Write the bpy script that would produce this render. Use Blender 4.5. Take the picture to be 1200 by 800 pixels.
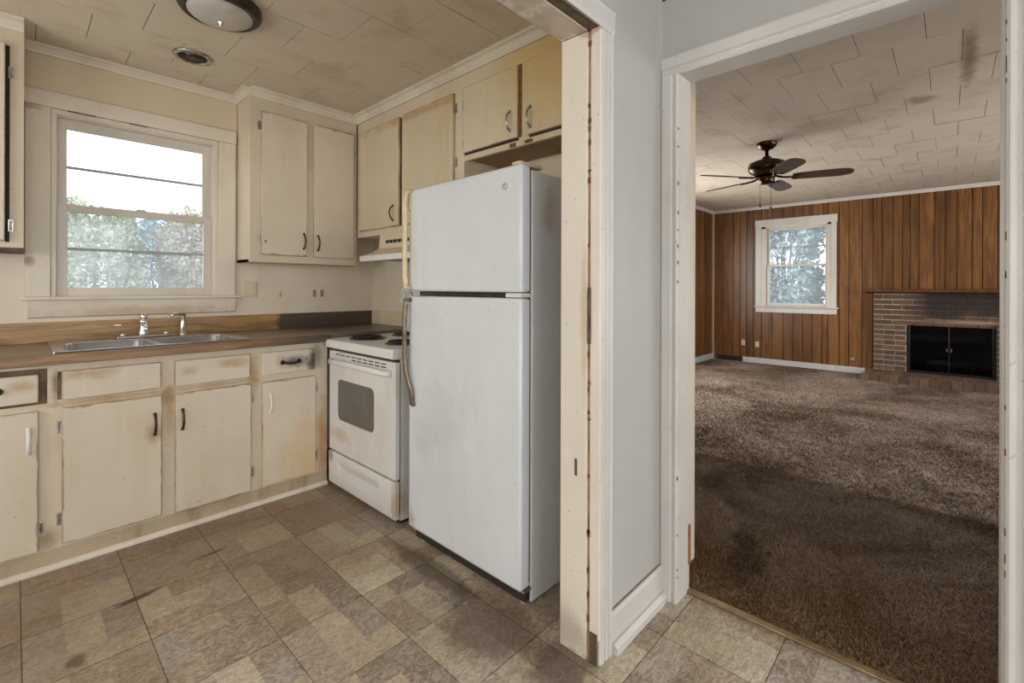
import bpy, bmesh, math, random
import numpy as np
from mathutils import Vector, Matrix

for o in list(bpy.data.objects): bpy.data.objects.remove(o)
random.seed(7); RNG = np.random.default_rng(7)
SC = bpy.context.scene
COL = SC.collection
PI = math.pi

# ------------------------------------------------------------------ camera
cd = bpy.data.cameras.new('camera'); cam = bpy.data.objects.new('camera', cd); COL.objects.link(cam)
cd.sensor_width = 36.0; cd.lens = 547.0 / 1200 * 36
cd.shift_y = -(400 - 336.9) / 1200; cd.clip_start = 0.02
AZ = math.radians(43.13)                     # forward is this far from +X towards +Y
fw = Vector((math.cos(AZ), math.sin(AZ), 0)); rt = Vector((math.sin(AZ), -math.cos(AZ), 0)); up = Vector((0, 0, 1))
R = Matrix((rt, up, -fw)).transposed()
cam.matrix_world = Matrix.Translation((0, 0, 1.2)) @ R.to_4x4() @ Matrix.Rotation(math.radians(0.17), 4, 'Z')
SC.camera = cam

# ------------------------------------------------------------------ light
SC.view_settings.view_transform = 'Standard'; SC.view_settings.look = 'None'
SC.view_settings.gamma = 1; SC.view_settings.use_curve_mapping = False
SC.view_settings.exposure = -0.28
W = bpy.data.worlds.new('overcast_sky'); SC.world = W; W.use_nodes = True
wn = W.node_tree.nodes; wl = W.node_tree.links
bg = wn['Background']; bg.inputs[0].default_value = (0.90, 0.96, 1.0, 1); bg.inputs[1].default_value = 3.0

def area(name, loc, target, sx, sy, energy, color):
    l = bpy.data.lights.new(name, 'AREA'); l.shape = 'RECTANGLE'; l.size = sx; l.size_y = sy
    l.energy = energy; l.color = color
    o = bpy.data.objects.new(name, l); COL.objects.link(o); o.location = loc
    o.rotation_euler = (Vector(target) - Vector(loc)).to_track_quat('-Z', 'Y').to_euler()
    return o
def portal(name, loc, target, sx, sy):
    o = area(name, loc, target, sx, sy, 1, (1, 1, 1)); o.data.cycles.is_portal = True
# added fill lights in unseen window openings; living_left is daylight from a side window
area('fill_hall_south', (-0.1, -2.66, 1.3), (-0.1, 0, 1.2), 2.6, 1.7, 46, (0.97, 0.98, 1.0))
area('fill_hall_west', (-1.76, -0.9, 1.3), (0, -0.9, 1.25), 1.7, 1.5, 22, (1.0, 0.985, 0.96))
area('fill_kitchen_west', (-1.76, 2.0, 1.45), (0, 2.0, 1.3), 1.4, 1.3, 20, (1.0, 0.93, 0.84))
area('fill_living_south', (5.4, -2.56, 1.3), (5.4, 0, 1.0), 3.6, 1.5, 70, (1.0, 0.98, 0.95))
area('daylight_living_left', (5.6, 3.05, 1.45), (5.9, 0, .6), 1.7, 1.3, 100, (1.0, 0.98, 0.96))
portal('portal_kitchen', (0.5, 3.50, 1.6), (0.5, 0, 1.6), 0.75, 0.95)
portal('portal_living', (8.35, 1.72, 1.54), (0, 1.72, 1.54), 0.85, 1.2)

# ------------------------------------------------------------------ materials
def new_mat(name):
    m = bpy.data.materials.new(name); m.use_nodes = True
    nt = m.node_tree; b = nt.nodes['Principled BSDF']
    return m, nt, b
def N(nt, t, **k):
    n = nt.nodes.new(t)
    for a, v in k.items():
        if a.startswith('i_'): n.inputs[int(a[2:])].default_value = v
        else: setattr(n, a, v)
    return n
def c4(c): return (c[0], c[1], c[2], 1)
def srgb(r, g, b):
    f = lambda v: (v/255/12.92 if v/255 <= .04045 else ((v/255+.055)/1.055)**2.4)
    return (f(r), f(g), f(b))
def mixc(nt, fac, a, b, mode='MIX'):
    n = nt.nodes.new('ShaderNodeMix'); n.data_type = 'RGBA'; n.blend_type = mode
    for sock, v in ((0, fac), (6, a), (7, b)):
        if isinstance(v, bpy.types.NodeSocket): nt.links.new(v, n.inputs[sock])
        elif isinstance(v, (int, float)): n.inputs[sock].default_value = v
        else: n.inputs[sock].default_value = c4(v)
    return n.outputs[2]
def mth(nt, op, a, b=None, c=None, clamp=False):
    n = nt.nodes.new('ShaderNodeMath'); n.operation = op; n.use_clamp = clamp
    for i, v in enumerate((a, b, c)):
        if v is None: continue
        if isinstance(v, bpy.types.NodeSocket): nt.links.new(v, n.inputs[i])
        else: n.inputs[i].default_value = v
    return n.outputs[0]
def ramp(nt, s, lo, hi, v0=0., v1=1.):
    n = nt.nodes.new('ShaderNodeMapRange'); n.interpolation_type = 'SMOOTHSTEP'
    nt.links.new(s, n.inputs[0])
    for i, v in zip((1, 2, 3, 4), (lo, hi, v0, v1)): n.inputs[i].default_value = v
    return n.outputs[0]
def pos(nt, scale=(1, 1, 1)):
    g = N(nt, 'ShaderNodeNewGeometry'); m = N(nt, 'ShaderNodeMapping'); m.inputs['Scale'].default_value = scale
    nt.links.new(g.outputs['Position'], m.inputs[0]); return m.outputs[0]
def noise(nt, vec, scale, detail=4, rough=.55, dist=0.):
    n = N(nt, 'ShaderNodeTexNoise'); n.inputs['Scale'].default_value = scale
    n.inputs['Detail'].default_value = detail; n.inputs['Roughness'].default_value = rough
    n.inputs['Distortion'].default_value = dist
    nt.links.new(vec, n.inputs['Vector']); return n.outputs['Fac']
def bump(nt, b, h, strength, dist=.01):
    n = N(nt, 'ShaderNodeBump'); n.inputs['Strength'].default_value = strength; n.inputs['Distance'].default_value = dist
    nt.links.new(h, n.inputs['Height']); nt.links.new(n.outputs[0], b.inputs['Normal'])
def setp(nt, b, col=None, rough=.5, metal=0., spec=.5):
    if col is not None:
        if isinstance(col, bpy.types.NodeSocket): nt.links.new(col, b.inputs['Base Color'])
        else: b.inputs['Base Color'].default_value = c4(col)
    if isinstance(rough, bpy.types.NodeSocket): nt.links.new(rough, b.inputs['Roughness'])
    else: b.inputs['Roughness'].default_value = rough
    b.inputs['Metallic'].default_value = metal; b.inputs['Specular IOR Level'].default_value = spec

def edge_mask(nt, axes='xz', width=.05, wob=.06):
    """grime near the rim of a board, in the board's own box coordinates"""
    t = N(nt, 'ShaderNodeTexCoord'); s = N(nt, 'ShaderNodeSeparateXYZ'); nt.links.new(t.outputs['Generated'], s.inputs[0])
    d = None
    for ax in axes:
        o = s.outputs['xyz'.index(ax)]
        e = mth(nt, 'MINIMUM', o, mth(nt, 'SUBTRACT', 1., o))
        d = e if d is None else mth(nt, 'MINIMUM', d, e)
    n = noise(nt, pos(nt), 14, 5, .7)
    n2 = noise(nt, pos(nt), 3.1, 3, .6)
    d2 = mth(nt, 'SUBTRACT', d, mth(nt, 'MULTIPLY', mth(nt, 'SUBTRACT', n, .47), wob))
    return mth(nt, 'MULTIPLY', ramp(nt, d2, width*.15, width, 1., 0.), ramp(nt, n2, .35, .65, .25, 1.))

def paint(name, col, stain=None, amount=.5, rough=.45, edges=None, ewidth=.05, big=1.5, spots=.0, streak=False, drip=(1, 1, .25), ecol=None, spec=.4):
    m, nt, b = new_mat(name)
    p = pos(nt)
    big_n = noise(nt, p, big, 5, .6)
    c = mixc(nt, ramp(nt, big_n, .3, .7), tuple(x*.93 for x in col), tuple(min(1, x*1.05) for x in col))
    if stain is not None:
        st = noise(nt, pos(nt, drip), 4.5, 6, .65)
        c = mixc(nt, mth(nt, 'MULTIPLY', ramp(nt, st, .48, .78), amount), c, stain)
    if edges:
        c = mixc(nt, mth(nt, 'MULTIPLY', edge_mask(nt, edges, ewidth), .75), c, ecol or stain or (.2, .12, .06))
    if spots:
        sp = noise(nt, p, 55, 2, .5)
        c = mixc(nt, mth(nt, 'MULTIPLY', ramp(nt, sp, .70, .76), spots), c, (.16, .09, .05))
    setp(nt, b, c, rough, 0, spec)
    bump(nt, b, noise(nt, p, 60, 3, .6), .12, .004)
    return m
def blots(m, items):
    """stains with a place and shape of their own: (centre, radii, colour, amount)"""
    nt = m.node_tree; b = nt.nodes['Principled BSDF']; src = b.inputs['Base Color'].links[0].from_socket
    p = pos(nt); n = noise(nt, p, 9, 6, .7)
    for c_, r_, col, amt in items:
        v = N(nt, 'ShaderNodeVectorMath', operation='SUBTRACT'); nt.links.new(p, v.inputs[0]); v.inputs[1].default_value = c_
        v2 = N(nt, 'ShaderNodeVectorMath', operation='DIVIDE'); nt.links.new(v.outputs[0], v2.inputs[0]); v2.inputs[1].default_value = r_
        l = N(nt, 'ShaderNodeVectorMath', operation='LENGTH'); nt.links.new(v2.outputs[0], l.inputs[0])
        d = mth(nt, 'ADD', l.outputs['Value'], mth(nt, 'MULTIPLY', mth(nt, 'SUBTRACT', n, .5), 2.0))
        src = mixc(nt, mth(nt, 'MULTIPLY', ramp(nt, d, .15, 1.15, 1, 0), amt), src, col)
    nt.links.new(src, b.inputs['Base Color']); return m
M = {}
def yellowed(m, y0=1.80, y1=1.38):
    nt = m.node_tree; b = nt.nodes['Principled BSDF']; src = b.inputs['Base Color'].links[0].from_socket
    g = N(nt, 'ShaderNodeNewGeometry'); s = N(nt, 'ShaderNodeSeparateXYZ'); nt.links.new(g.outputs['Position'], s.inputs[0]); n = noise(nt, pos(nt), 2.2, 5, .6)
    y = mth(nt, 'ADD', mth(nt, 'SUBTRACT', s.outputs[1], mth(nt, 'MULTIPLY', mth(nt, 'SUBTRACT', s.outputs[2], 2.1), .9)), mth(nt, 'MULTIPLY', mth(nt, 'SUBTRACT', n, .5), .5))
    c = mixc(nt, ramp(nt, y, y1-.15, y0-.15, .68, 0), src, srgb(208, 176, 110)); nt.links.new(c, b.inputs['Base Color']); return m
CREAM = srgb(215, 201, 178)
M['cream'] = paint('cream_cabinet_paint', CREAM, srgb(176, 138, 82), .45, .42, None, big=1.2, spots=.35)
M['cream_door'] = paint('cream_door_paint', srgb(217, 204, 184), srgb(186, 158, 112), .30, .40, 'xz', .016, ecol=srgb(128, 84, 42), spots=.45)
M['cream_door_e'] = paint('cream_door_paint_yellowed', srgb(212, 198, 168), srgb(190, 150, 84), .45, .40, 'yz', .016, ecol=srgb(132, 90, 44), spots=.35)
M['cream_old'] = paint('nicotine_yellow_paint', srgb(214, 200, 170), srgb(186, 136, 66), .5, .42, None, big=1.2, spots=.3)
M['cream_old_door'] = paint('nicotine_yellow_door', srgb(214, 200, 170), srgb(190, 140, 70), .45, .42, 'yz', .016, ecol=srgb(130, 76, 30))
yellowed(M['cream_old']); yellowed(M['cream_old_door'])
M['underside'] = paint('bare_stained_underside', srgb(150, 122, 88), srgb(96, 52, 18), .95, .6, None, big=2.5)
M['wall_k'] = paint('kitchen_wall_paint', srgb(222, 209, 190), srgb(198, 174, 136), .35, .55, big=1.0, spots=.25)
def smoke_band(m, z0, z1, col, amt):
    nt = m.node_tree; b = nt.nodes['Principled BSDF']; src = b.inputs['Base Color'].links[0].from_socket
    g = N(nt, 'ShaderNodeNewGeometry'); s = N(nt, 'ShaderNodeSeparateXYZ'); nt.links.new(g.outputs['Position'], s.inputs[0]); n = noise(nt, pos(nt), 1.8, 5, .6)
    z = mth(nt, 'ADD', s.outputs[2], mth(nt, 'MULTIPLY', mth(nt, 'SUBTRACT', n, .5), .6))
    nt.links.new(mixc(nt, ramp(nt, z, z0, z1, 0, amt), src, col), b.inputs['Base Color'])
smoke_band(M['wall_k'], 1.5, 2.3, srgb(212, 194, 158), .6)
M['wall_h'] = paint('white_wall_paint', srgb(186, 183, 178), srgb(168, 163, 156), .4, .5, big=.9, spots=.12)
M['trim_h'] = paint('white_trim_paint', srgb(208, 204, 198), srgb(184, 170, 150), .35, .38, None, big=2, spots=.30)
M['jamb'] = paint('worn_jamb_paint', srgb(226, 217, 202), srgb(205, 176, 138), .42, .40, 'z', .004, ecol=srgb(140, 92, 52), spots=.40)
M['trim_k'] = paint('window_trim_paint', srgb(224, 213, 196), srgb(170, 140, 96), .35, .40, None, big=2, spots=.25)
M['sash'] = paint('sash_paint', srgb(214, 205, 194), srgb(176, 158, 134), .3, .4, None)
M['ceil'] = paint('kitchen_ceiling_tile', srgb(216, 203, 184), srgb(176, 150, 114), .5, .75, None, big=.8, spots=.08, drip=(1, 1, 1))
M['ceil_l'] = paint('living_ceiling_tile', srgb(196, 184, 168), srgb(150, 130, 104), .5, .75, None, big=.7, spots=.05, drip=(1, 1, 1))
M['ceil_back'] = paint('ceiling_joint', srgb(118, 100, 78), None, 0, .8)
M['enamel'] = paint('white_appliance_enamel', srgb(220, 223, 226), srgb(198, 192, 184), .25, .26, None, big=1.3, spots=.22, spec=.5)
M['enamel_side'] = paint('white_appliance_side', srgb(214, 213, 210), srgb(180, 150, 112), .22, .33, None, big=1.3, spots=.15)
blots(M['enamel'], [((1.28, 1.62, .62), (.1, .22, .20), srgb(176, 172, 166), .22), ((1.28, 1.75, .50), (.1, .10, .10), srgb(160, 152, 144), .2), ((1.28, 1.83, 1.4), (.1, .05, .25), srgb(214, 200, 172), .4), ((1.28, 1.85, .12), (.1, .05, .06), srgb(170, 130, 90), .5)])
M['range_white'] = paint('range_enamel', srgb(224, 222, 218), srgb(192, 166, 132), .30, .25, None, big=1.6, spots=.35)
M['kick'] = paint('kick_board_paint', srgb(190, 172, 144), srgb(132, 98, 60), .7, .5, None, big=3, spots=.4)
M['plate'] = paint('painted_plate', srgb(214, 200, 172), srgb(160, 120, 70), .5, .45, None)
M['white_plastic'] = paint('white_plastic', srgb(226, 224, 218), None, 0, .4)
M['base_living'] = paint('worn_white_baseboard', srgb(196, 196, 196), srgb(120, 116, 112), .6, .5)

SOOT, BRN, TAN = srgb(72, 66, 62), srgb(112, 74, 38), srgb(176, 138, 84)
M['cream_door_w'] = paint('wall_cabinet_door_paint', srgb(217, 204, 184), srgb(186, 158, 112), .25, .40, 'xz', .010, ecol=srgb(150, 112, 66), spots=.3)
M['smudged_drawer'] = blots(paint('sooty_drawer_paint', srgb(217, 204, 184), srgb(186, 158, 112), .3, .4), [((1.10, 2.76, .772), (.10, .1, .045), SOOT, .75), ((1.225, 2.76, .77), (.05, .1, .09), SOOT, .95)])
blots(M['cream'], [((1.25, 2.777, .78), (.06, .1, .10), SOOT, .55), ((1.285, 2.777, .25), (.05, .1, .30), srgb(190, 128, 60), .7), ((.515, 2.777, .66), (.04, .1, .06), BRN, .6), ((.52, 2.777, .60), (.03, .1, .14), TAN, .6),
    ((.90, 2.777, .72), (.04, .1, .12), TAN, .7), ((.125, 2.777, .78), (.02, .1, .09), BRN, .7), ((.10, 2.777, .13), (.05, .1, .05), BRN, .5), ((.3, 2.777, .695), (.3, .1, .02), TAN, .7), ((.7, 2.777, .692), (.3, .1, .018), TAN, .6)])
for k_, its in (('cream_door', [((.455, 2.76, .50), (.04, .1, .06), TAN, .8), ((.22, 2.76, .82), (.12, .1, .035), TAN, .7), ((.78, 2.76, .80), (.09, .1, .035), TAN, .6), ((.60, 2.76, .78), (.05, .1, .03), TAN, .5), ((1.2, 2.76, .2), (.2, .1, .3), srgb(212, 178, 118), .55), ((.02, 2.76, .79), (.06, .1, .03), TAN, .6)]),
                ('cream_door_e', [((1.67, 1.575, 1.96), (.1, .03, .05), BRN, .7), ((1.67, 2.3, 2.26), (.1, .8, .035), TAN, .6)])): blots(M[k_], its)
def simple(name, col, rough=.5, metal=0., nz=0., scale=20, spec=.5):
    m, nt, b = new_mat(name)
    if nz:
        n = noise(nt, pos(nt), scale, 4, .6)
        c = mixc(nt, ramp(nt, n, .3, .7), tuple(x*(1-nz) for x in col), tuple(min(1, x*(1+nz)) for x in col))
    else: c = col
    setp(nt, b, c, rough, metal, spec); return m
M['chrome'] = simple('chrome', (.75, .75, .75), .16, 1.)
M['worn_chrome'] = simple('worn_chrome', (.45, .43, .40), .35, 1., .35, 40)
M['steel'] = simple('brushed_stainless', (.55, .57, .59), .27, 1., .12, 8)
M['bronze'] = simple('dark_bronze', (.10, .07, .045), .35, .8, .5, 60)
M['beige_brown'] = simple('dirty_opening', srgb(156, 130, 96), .7, 0, .35, 60)
M['tan_gap'] = simple('dirty_joint', srgb(150, 122, 86), .7, 0, .35, 14)
M['black'] = simple('black_enamel', (.012, .012, .012), .3)
M['soot'] = simple('sooty_black', (.012, .011, .010), .9, 0, .5, 10)
M['coil'] = simple('burner_coil', (.03, .028, .028), .45, .5, .4, 60)
M['dark'] = simple('dark_gap', (.025, .02, .016), .8)
M['dark_wood'] = simple('bare_dark_wood', srgb(92, 74, 56), .7, 0, .45, 18)
M['rust'] = simple('rust_brown', srgb(120, 78, 44), .8, 0, .5, 30)
M['old_plastic'] = simple('yellowed_handle_plastic', srgb(214, 197, 160), .35, 0, .12, 12)
M['grey_handle'] = simple('worn_grey_handle', srgb(116, 100, 84), .3, .5, .35, 14)
M['oven_glass'] = simple('oven_window_glass', srgb(98, 94, 88), .12, 0, .1, 8, .6)
M['fan_metal'] = simple('antique_brass', srgb(70, 52, 34), .25, .9, .3, 20)
M['fan_blade'] = simple('dark_walnut_blade', srgb(72, 56, 46), .38, 0, .25, 30)
M['brass'] = simple('brass_strip', srgb(150, 128, 96), .35, .6, .25, 20)
M['orange_wood'] = simple('bare_orange_wood', srgb(150, 96, 36), .6, 0, .35, 25)
M['mantel'] = simple('mantel_wood', srgb(88, 50, 24), .45, 0, .35, 12)
M['lens'] = simple('frosted_dome_glass', srgb(196, 190, 180), .25, 0, .08, 10)
M['dark_rim'] = simple('tarnished_rim', srgb(74, 68, 64), .35, .7, .3, 25)
M['beige'] = simple('beige_trim', srgb(196, 184, 160), .5)
M['bark'] = simple('bark', srgb(96, 84, 74), .9, 0, .3, 12)
M['grass'] = simple('winter_lawn', srgb(150, 152, 120), .9, 0, .3, 3)
M['siding'] = simple('outer_siding', srgb(190, 190, 185), .7)
M['ext_brown'] = simple('exposed_plywood', srgb(104, 84, 62), .7, 0, .4, 25)

blots(M['ceil_l'], [((3.7, -.08, 2.51), (.55, .05, .2), srgb(110, 78, 46), .7), ((4.3, .15, 2.51), (.12, .09, .2), srgb(120, 88, 56), .6)])
blots(M['trim_k'], [((.045, 3.35, 1.33), (.03, .1, .035), BRN, .7), ((.05, 3.35, 2.10), (.06, .1, .02), BRN, .5), ((.5, 3.34, 1.06), (.5, .1, .04), TAN, .45)])
blots(M['enamel_side'], [((1.45, 1.155, 1.50), (.06, .05, .12), srgb(176, 140, 92), .5)])
blots(M['jamb'], [((1.262, .95, .06), (.1, .12, .10), srgb(130, 108, 86), .45), ((1.262, .86, 1.1), (.1, .02, .3), TAN, .4)])
blots(M['range_white'], [((1.30, 2.70, .20), (.1, .04, .05), BRN, .6), ((1.30, 2.02, .13), (.1, .03, .12), TAN, .6), ((1.30, 2.6, .34), (.1, .15, .05), TAN, .4)])
def leaf_mat(name, a, b_, c_):
    m, nt, b = new_mat(name)
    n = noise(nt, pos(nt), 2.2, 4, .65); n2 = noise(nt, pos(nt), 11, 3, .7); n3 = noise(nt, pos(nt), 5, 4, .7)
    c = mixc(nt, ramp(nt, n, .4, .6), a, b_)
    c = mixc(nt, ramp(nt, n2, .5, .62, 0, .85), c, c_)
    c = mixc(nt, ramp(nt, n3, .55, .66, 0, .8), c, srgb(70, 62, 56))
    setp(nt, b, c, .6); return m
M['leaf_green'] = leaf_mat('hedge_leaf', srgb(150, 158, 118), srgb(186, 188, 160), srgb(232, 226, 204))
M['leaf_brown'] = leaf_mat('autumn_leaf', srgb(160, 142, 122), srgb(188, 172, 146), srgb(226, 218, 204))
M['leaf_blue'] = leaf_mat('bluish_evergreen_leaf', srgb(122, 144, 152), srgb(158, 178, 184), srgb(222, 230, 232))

def glass_mat(name, haze, tint=(1, 1, 1), gloss=.02):
    m = bpy.data.materials.new(name); m.use_nodes = True; nt = m.node_tree; nt.nodes.clear()
    o = N(nt, 'ShaderNodeOutputMaterial'); t = N(nt, 'ShaderNodeBsdfTransparent'); t.inputs[0].default_value = c4(tint)
    tr = N(nt, 'ShaderNodeBsdfTranslucent'); tr.inputs[0].default_value = (.95, .97, 1, 1)
    g = N(nt, 'ShaderNodeBsdfGlossy'); g.inputs['Roughness'].default_value = .03
    n = noise(nt, pos(nt), 7, 5, .65)
    m1 = N(nt, 'ShaderNodeMixShader'); nt.links.new(ramp(nt, n, .2, .8, haze*.7, haze*1.3), m1.inputs[0])
    nt.links.new(t.outputs[0], m1.inputs[1]); nt.links.new(tr.outputs[0], m1.inputs[2])
    m2 = N(nt, 'ShaderNodeMixShader'); m2.inputs[0].default_value = gloss
    nt.links.new(m1.outputs[0], m2.inputs[1]); nt.links.new(g.outputs[0], m2.inputs[2])
    nt.links.new(m2.outputs[0], o.inputs[0]); return m
M['glass'] = glass_mat('dusty_window_glass', .06)
M['glass_screen'] = glass_mat('window_glass_behind_screen', .16, (.94, .97, 1))

def wood(name, dark, light, axis='z', scale=1., rough=.45, rand=.25, gl=None):
    m, nt, b = new_mat(name)
    s = {'z': (9, 9, .55), 'x': (.55, 9, 9), 'y': (9, .55, 9)}[axis]
    oi = N(nt, 'ShaderNodeObjectInfo')
    v = pos(nt, tuple(k*scale for k in s))
    add = N(nt, 'ShaderNodeVectorMath', operation='ADD'); nt.links.new(v, add.inputs[0])
    sc = N(nt, 'ShaderNodeVectorMath', operation='SCALE'); sc.inputs[0].default_value = (31, 17, 23)
    nt.links.new(oi.outputs['Random'], sc.inputs['Scale']); nt.links.new(sc.outputs[0], add.inputs[1])
    n = noise(nt, add.outputs[0], 2.2, 7, .62, 1.2)
    c = mixc(nt, ramp(nt, n, .3, .7), dark, light)
    hv = mth(nt, 'ADD', mth(nt, 'MULTIPLY', oi.outputs['Random'], rand), 1-rand*.55)
    vm = N(nt, 'ShaderNodeVectorMath', operation='SCALE'); nt.links.new(c, vm.inputs[0]); nt.links.new(hv, vm.inputs['Scale'])
    setp(nt, b, vm.outputs[0], rough); bump(nt, b, n, .1, .003)
    return m
M['panel'] = wood('knotty_wall_panelling', srgb(88, 54, 26), srgb(134, 90, 46), 'z', 1.0, .38, .5)
M['counter_edge'] = wood('wood_laminate_edge', srgb(104, 76, 50), srgb(158, 122, 84), 'x', 1.6, .4, 0)
blots(M['counter_edge'], [((1.2, 2.72, .89), (.28, .1, .1), SOOT, .8)])
# laminate backsplash with its scorched right-hand stretch
def laminate(name, lo, hi, char_x=None, worn=0.):
    m, nt, b = new_mat(name)
    n = noise(nt, pos(nt, (.9, 12, 12)), 2.6, 7, .62, 1.0)
    c = mixc(nt, ramp(nt, n, .3, .72), lo, hi)
    n2 = noise(nt, pos(nt), 2.3, 4, .6)
    if worn: c = mixc(nt, mth(nt, 'MULTIPLY', ramp(nt, n2, .35, .65), worn), c, srgb(150, 136, 122))
    if char_x:
        g = N(nt, 'ShaderNodeNewGeometry'); s = N(nt, 'ShaderNodeSeparateXYZ'); nt.links.new(g.outputs['Position'], s.inputs[0])
        x = mth(nt, 'ADD', s.outputs[0], mth(nt, 'MULTIPLY', mth(nt, 'SUBTRACT', n2, .5), .35))
        c = mixc(nt, mth(nt, 'MULTIPLY', ramp(nt, x, char_x[0], char_x[1]), char_x[2]), c, srgb(66, 58, 52))
    setp(nt, b, c, .32 if worn else .4); return m
M['splash'] = laminate('wood_laminate_splash', srgb(122, 90, 54), srgb(184, 146, 92), (1.20, 1.26, .9))
M['counter'] = laminate('worn_laminate_counter', srgb(112, 90, 70), srgb(150, 126, 102), (1.15, 1.5, .55), .6)

# vinyl tile: printed patches come from the colour attribute
m, nt, b = new_mat('vinyl_tile'); M['vinyl'] = m
at = N(nt, 'ShaderNodeVertexColor'); at.layer_name = 'Col'
p = pos(nt)
oi = N(nt, 'ShaderNodeObjectInfo')
n1 = noise(nt, pos(nt, (.6, 1, 1)), 34, 5, .8, 2.6); n2 = noise(nt, p, 1.6, 5, .65); n3 = noise(nt, p, 4.2, 6, .75)
c = mixc(nt, .40, at.outputs[0], mixc(nt, ramp(nt, n1, .42, .58), srgb(104, 86, 66), srgb(222, 210, 192)))
vm = N(nt, 'ShaderNodeVectorMath', operation='SCALE'); nt.links.new(c, vm.inputs[0])
nt.links.new(mth(nt, 'ADD', mth(nt, 'MULTIPLY', oi.outputs['Random'], .22), .86), vm.inputs['Scale'])
c = mixc(nt, mth(nt, 'MULTIPLY', ramp(nt, n2, .38, .68), .38), vm.outputs[0], srgb(128, 102, 76))
c = mixc(nt, mth(nt, 'MULTIPLY', ramp(nt, n3, .58, .74), .6), c, srgb(84, 66, 50))
# browner towards the cabinets, dark stains in front of the fridge
g = N(nt, 'ShaderNodeNewGeometry'); s = N(nt, 'ShaderNodeSeparateXYZ'); nt.links.new(g.outputs['Position'], s.inputs[0])
yy = mth(nt, 'ADD', s.outputs[1], mth(nt, 'MULTIPLY', mth(nt, 'SUBTRACT', n2, .5), .8))
c = mixc(nt, ramp(nt, yy, 1.5, 2.5, 0, .48), c, srgb(116, 90, 62))
def blot(cx, cy, rx, ry, ang, col, amt, c):
    co, si = math.cos(ang), math.sin(ang)
    dx = mth(nt, 'SUBTRACT', s.outputs[0], cx); dy = mth(nt, 'SUBTRACT', s.outputs[1], cy)
    a_ = mth(nt, 'DIVIDE', mth(nt, 'ADD', mth(nt, 'MULTIPLY', dx, co), mth(nt, 'MULTIPLY', dy, si)), rx)
    b_ = mth(nt, 'DIVIDE', mth(nt, 'SUBTRACT', mth(nt, 'MULTIPLY', dy, co), mth(nt, 'MULTIPLY', dx, si)), ry)
    d = mth(nt, 'SQRT', mth(nt, 'ADD', mth(nt, 'MULTIPLY', a_, a_), mth(nt, 'MULTIPLY', b_, b_)))
    d = mth(nt, 'ADD', d, mth(nt, 'MULTIPLY', mth(nt, 'SUBTRACT', n3, .5), 2.2))
    return mixc(nt, mth(nt, 'MULTIPLY', ramp(nt, d, .4, 1.1, 1, 0), amt), c, col)
c = blot(.33, 2.28, .085, .02, .15, srgb(46, 34, 26), .9, c)
c = blot(.60, 2.42, .10, .02, .1, srgb(60, 44, 32), .7, c)
c = blot(.14, 2.03, .03, .05, 0, srgb(60, 44, 32), .7, c)
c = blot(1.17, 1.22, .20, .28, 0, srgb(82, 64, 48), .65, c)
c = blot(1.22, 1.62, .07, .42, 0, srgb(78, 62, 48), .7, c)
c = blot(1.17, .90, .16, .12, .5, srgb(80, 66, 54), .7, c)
setp(nt, b, c, ramp(nt, n3, .3, .7, .30, .52)); bump(nt, b, n1, .25, .003)
M['vinyl_joint'] = simple('floor_joint', srgb(104, 86, 68), .8)

# carpet
m, nt, b = new_mat('brown_carpet'); M['carpet'] = m
p = pos(nt); n1 = noise(nt, p, 1.4, 5, .65, .6); n2 = noise(nt, p, 90, 3, .7); n3 = noise(nt, pos(nt, (1, 2.2, 1)), 9, 4, .7)
c = mixc(nt, ramp(nt, n1, .33, .67), srgb(112, 94, 78), srgb(178, 161, 146))
c = mixc(nt, ramp(nt, n2, .35, .65, 0, .5), c, srgb(88, 70, 54))
c = mixc(nt, ramp(nt, n3, .55, .75, 0, .45), c, srgb(198, 180, 158))
g = N(nt, 'ShaderNodeNewGeometry'); s = N(nt, 'ShaderNodeSeparateXYZ'); nt.links.new(g.outputs['Position'], s.inputs[0])
xx = mth(nt, 'ADD', s.outputs[0], mth(nt, 'MULTIPLY', mth(nt, 'SUBTRACT', n1, .5), 1.2))
c = mixc(nt, ramp(nt, xx, 2.0, 3.0, .55, 0), c, srgb(128, 94, 56))
c = blot(2.22, .66, .30, .10, .3, srgb(58, 44, 34), .6, c)
c = blot(3.6, .0, 1.0, .10, .5, srgb(66, 52, 42), .35, c)
setp(nt, b, c, .95, 0, .1); bump(nt, b, n2, .8, .01)

# brick
m, nt, b = new_mat('brown_brick'); M['brick'] = m
p = pos(nt); oi = N(nt, 'ShaderNodeObjectInfo'); n1 = noise(nt, p, 22, 5, .7); n2 = noise(nt, p, 2.4, 4, .6)
c = mixc(nt, oi.outputs['Random'], srgb(82, 62, 48), srgb(112, 88, 66)); c = mixc(nt, ramp(nt, n1, .45, .7, 0, .6), c, srgb(78, 56, 44))
g = N(nt, 'ShaderNodeNewGeometry'); s = N(nt, 'ShaderNodeSeparateXYZ'); nt.links.new(g.outputs['Position'], s.inputs[0])
wob = mth(nt, 'MULTIPLY', mth(nt, 'SUBTRACT', n2, .5), .5)
sy = ramp(nt, mth(nt, 'ADD', mth(nt, 'ABSOLUTE', mth(nt, 'ADD', s.outputs[1], .12)), wob), .30, .62, 1, 0)
sz = ramp(nt, mth(nt, 'ADD', s.outputs[2], wob), .72, .95)
soot = mth(nt, 'MULTIPLY', mth(nt, 'MULTIPLY', sy, sz), .85)
c = mixc(nt, soot, c, srgb(26, 22, 20))
lz = mth(nt, 'MULTIPLY', ramp(nt, mth(nt, 'ABSOLUTE', mth(nt, 'SUBTRACT', s.outputs[2], .782)), .02, .04, 1, 0), ramp(nt, mth(nt, 'ADD', mth(nt, 'ABSOLUTE', s.outputs[1]), wob), .2, .42, 1, 0))
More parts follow.
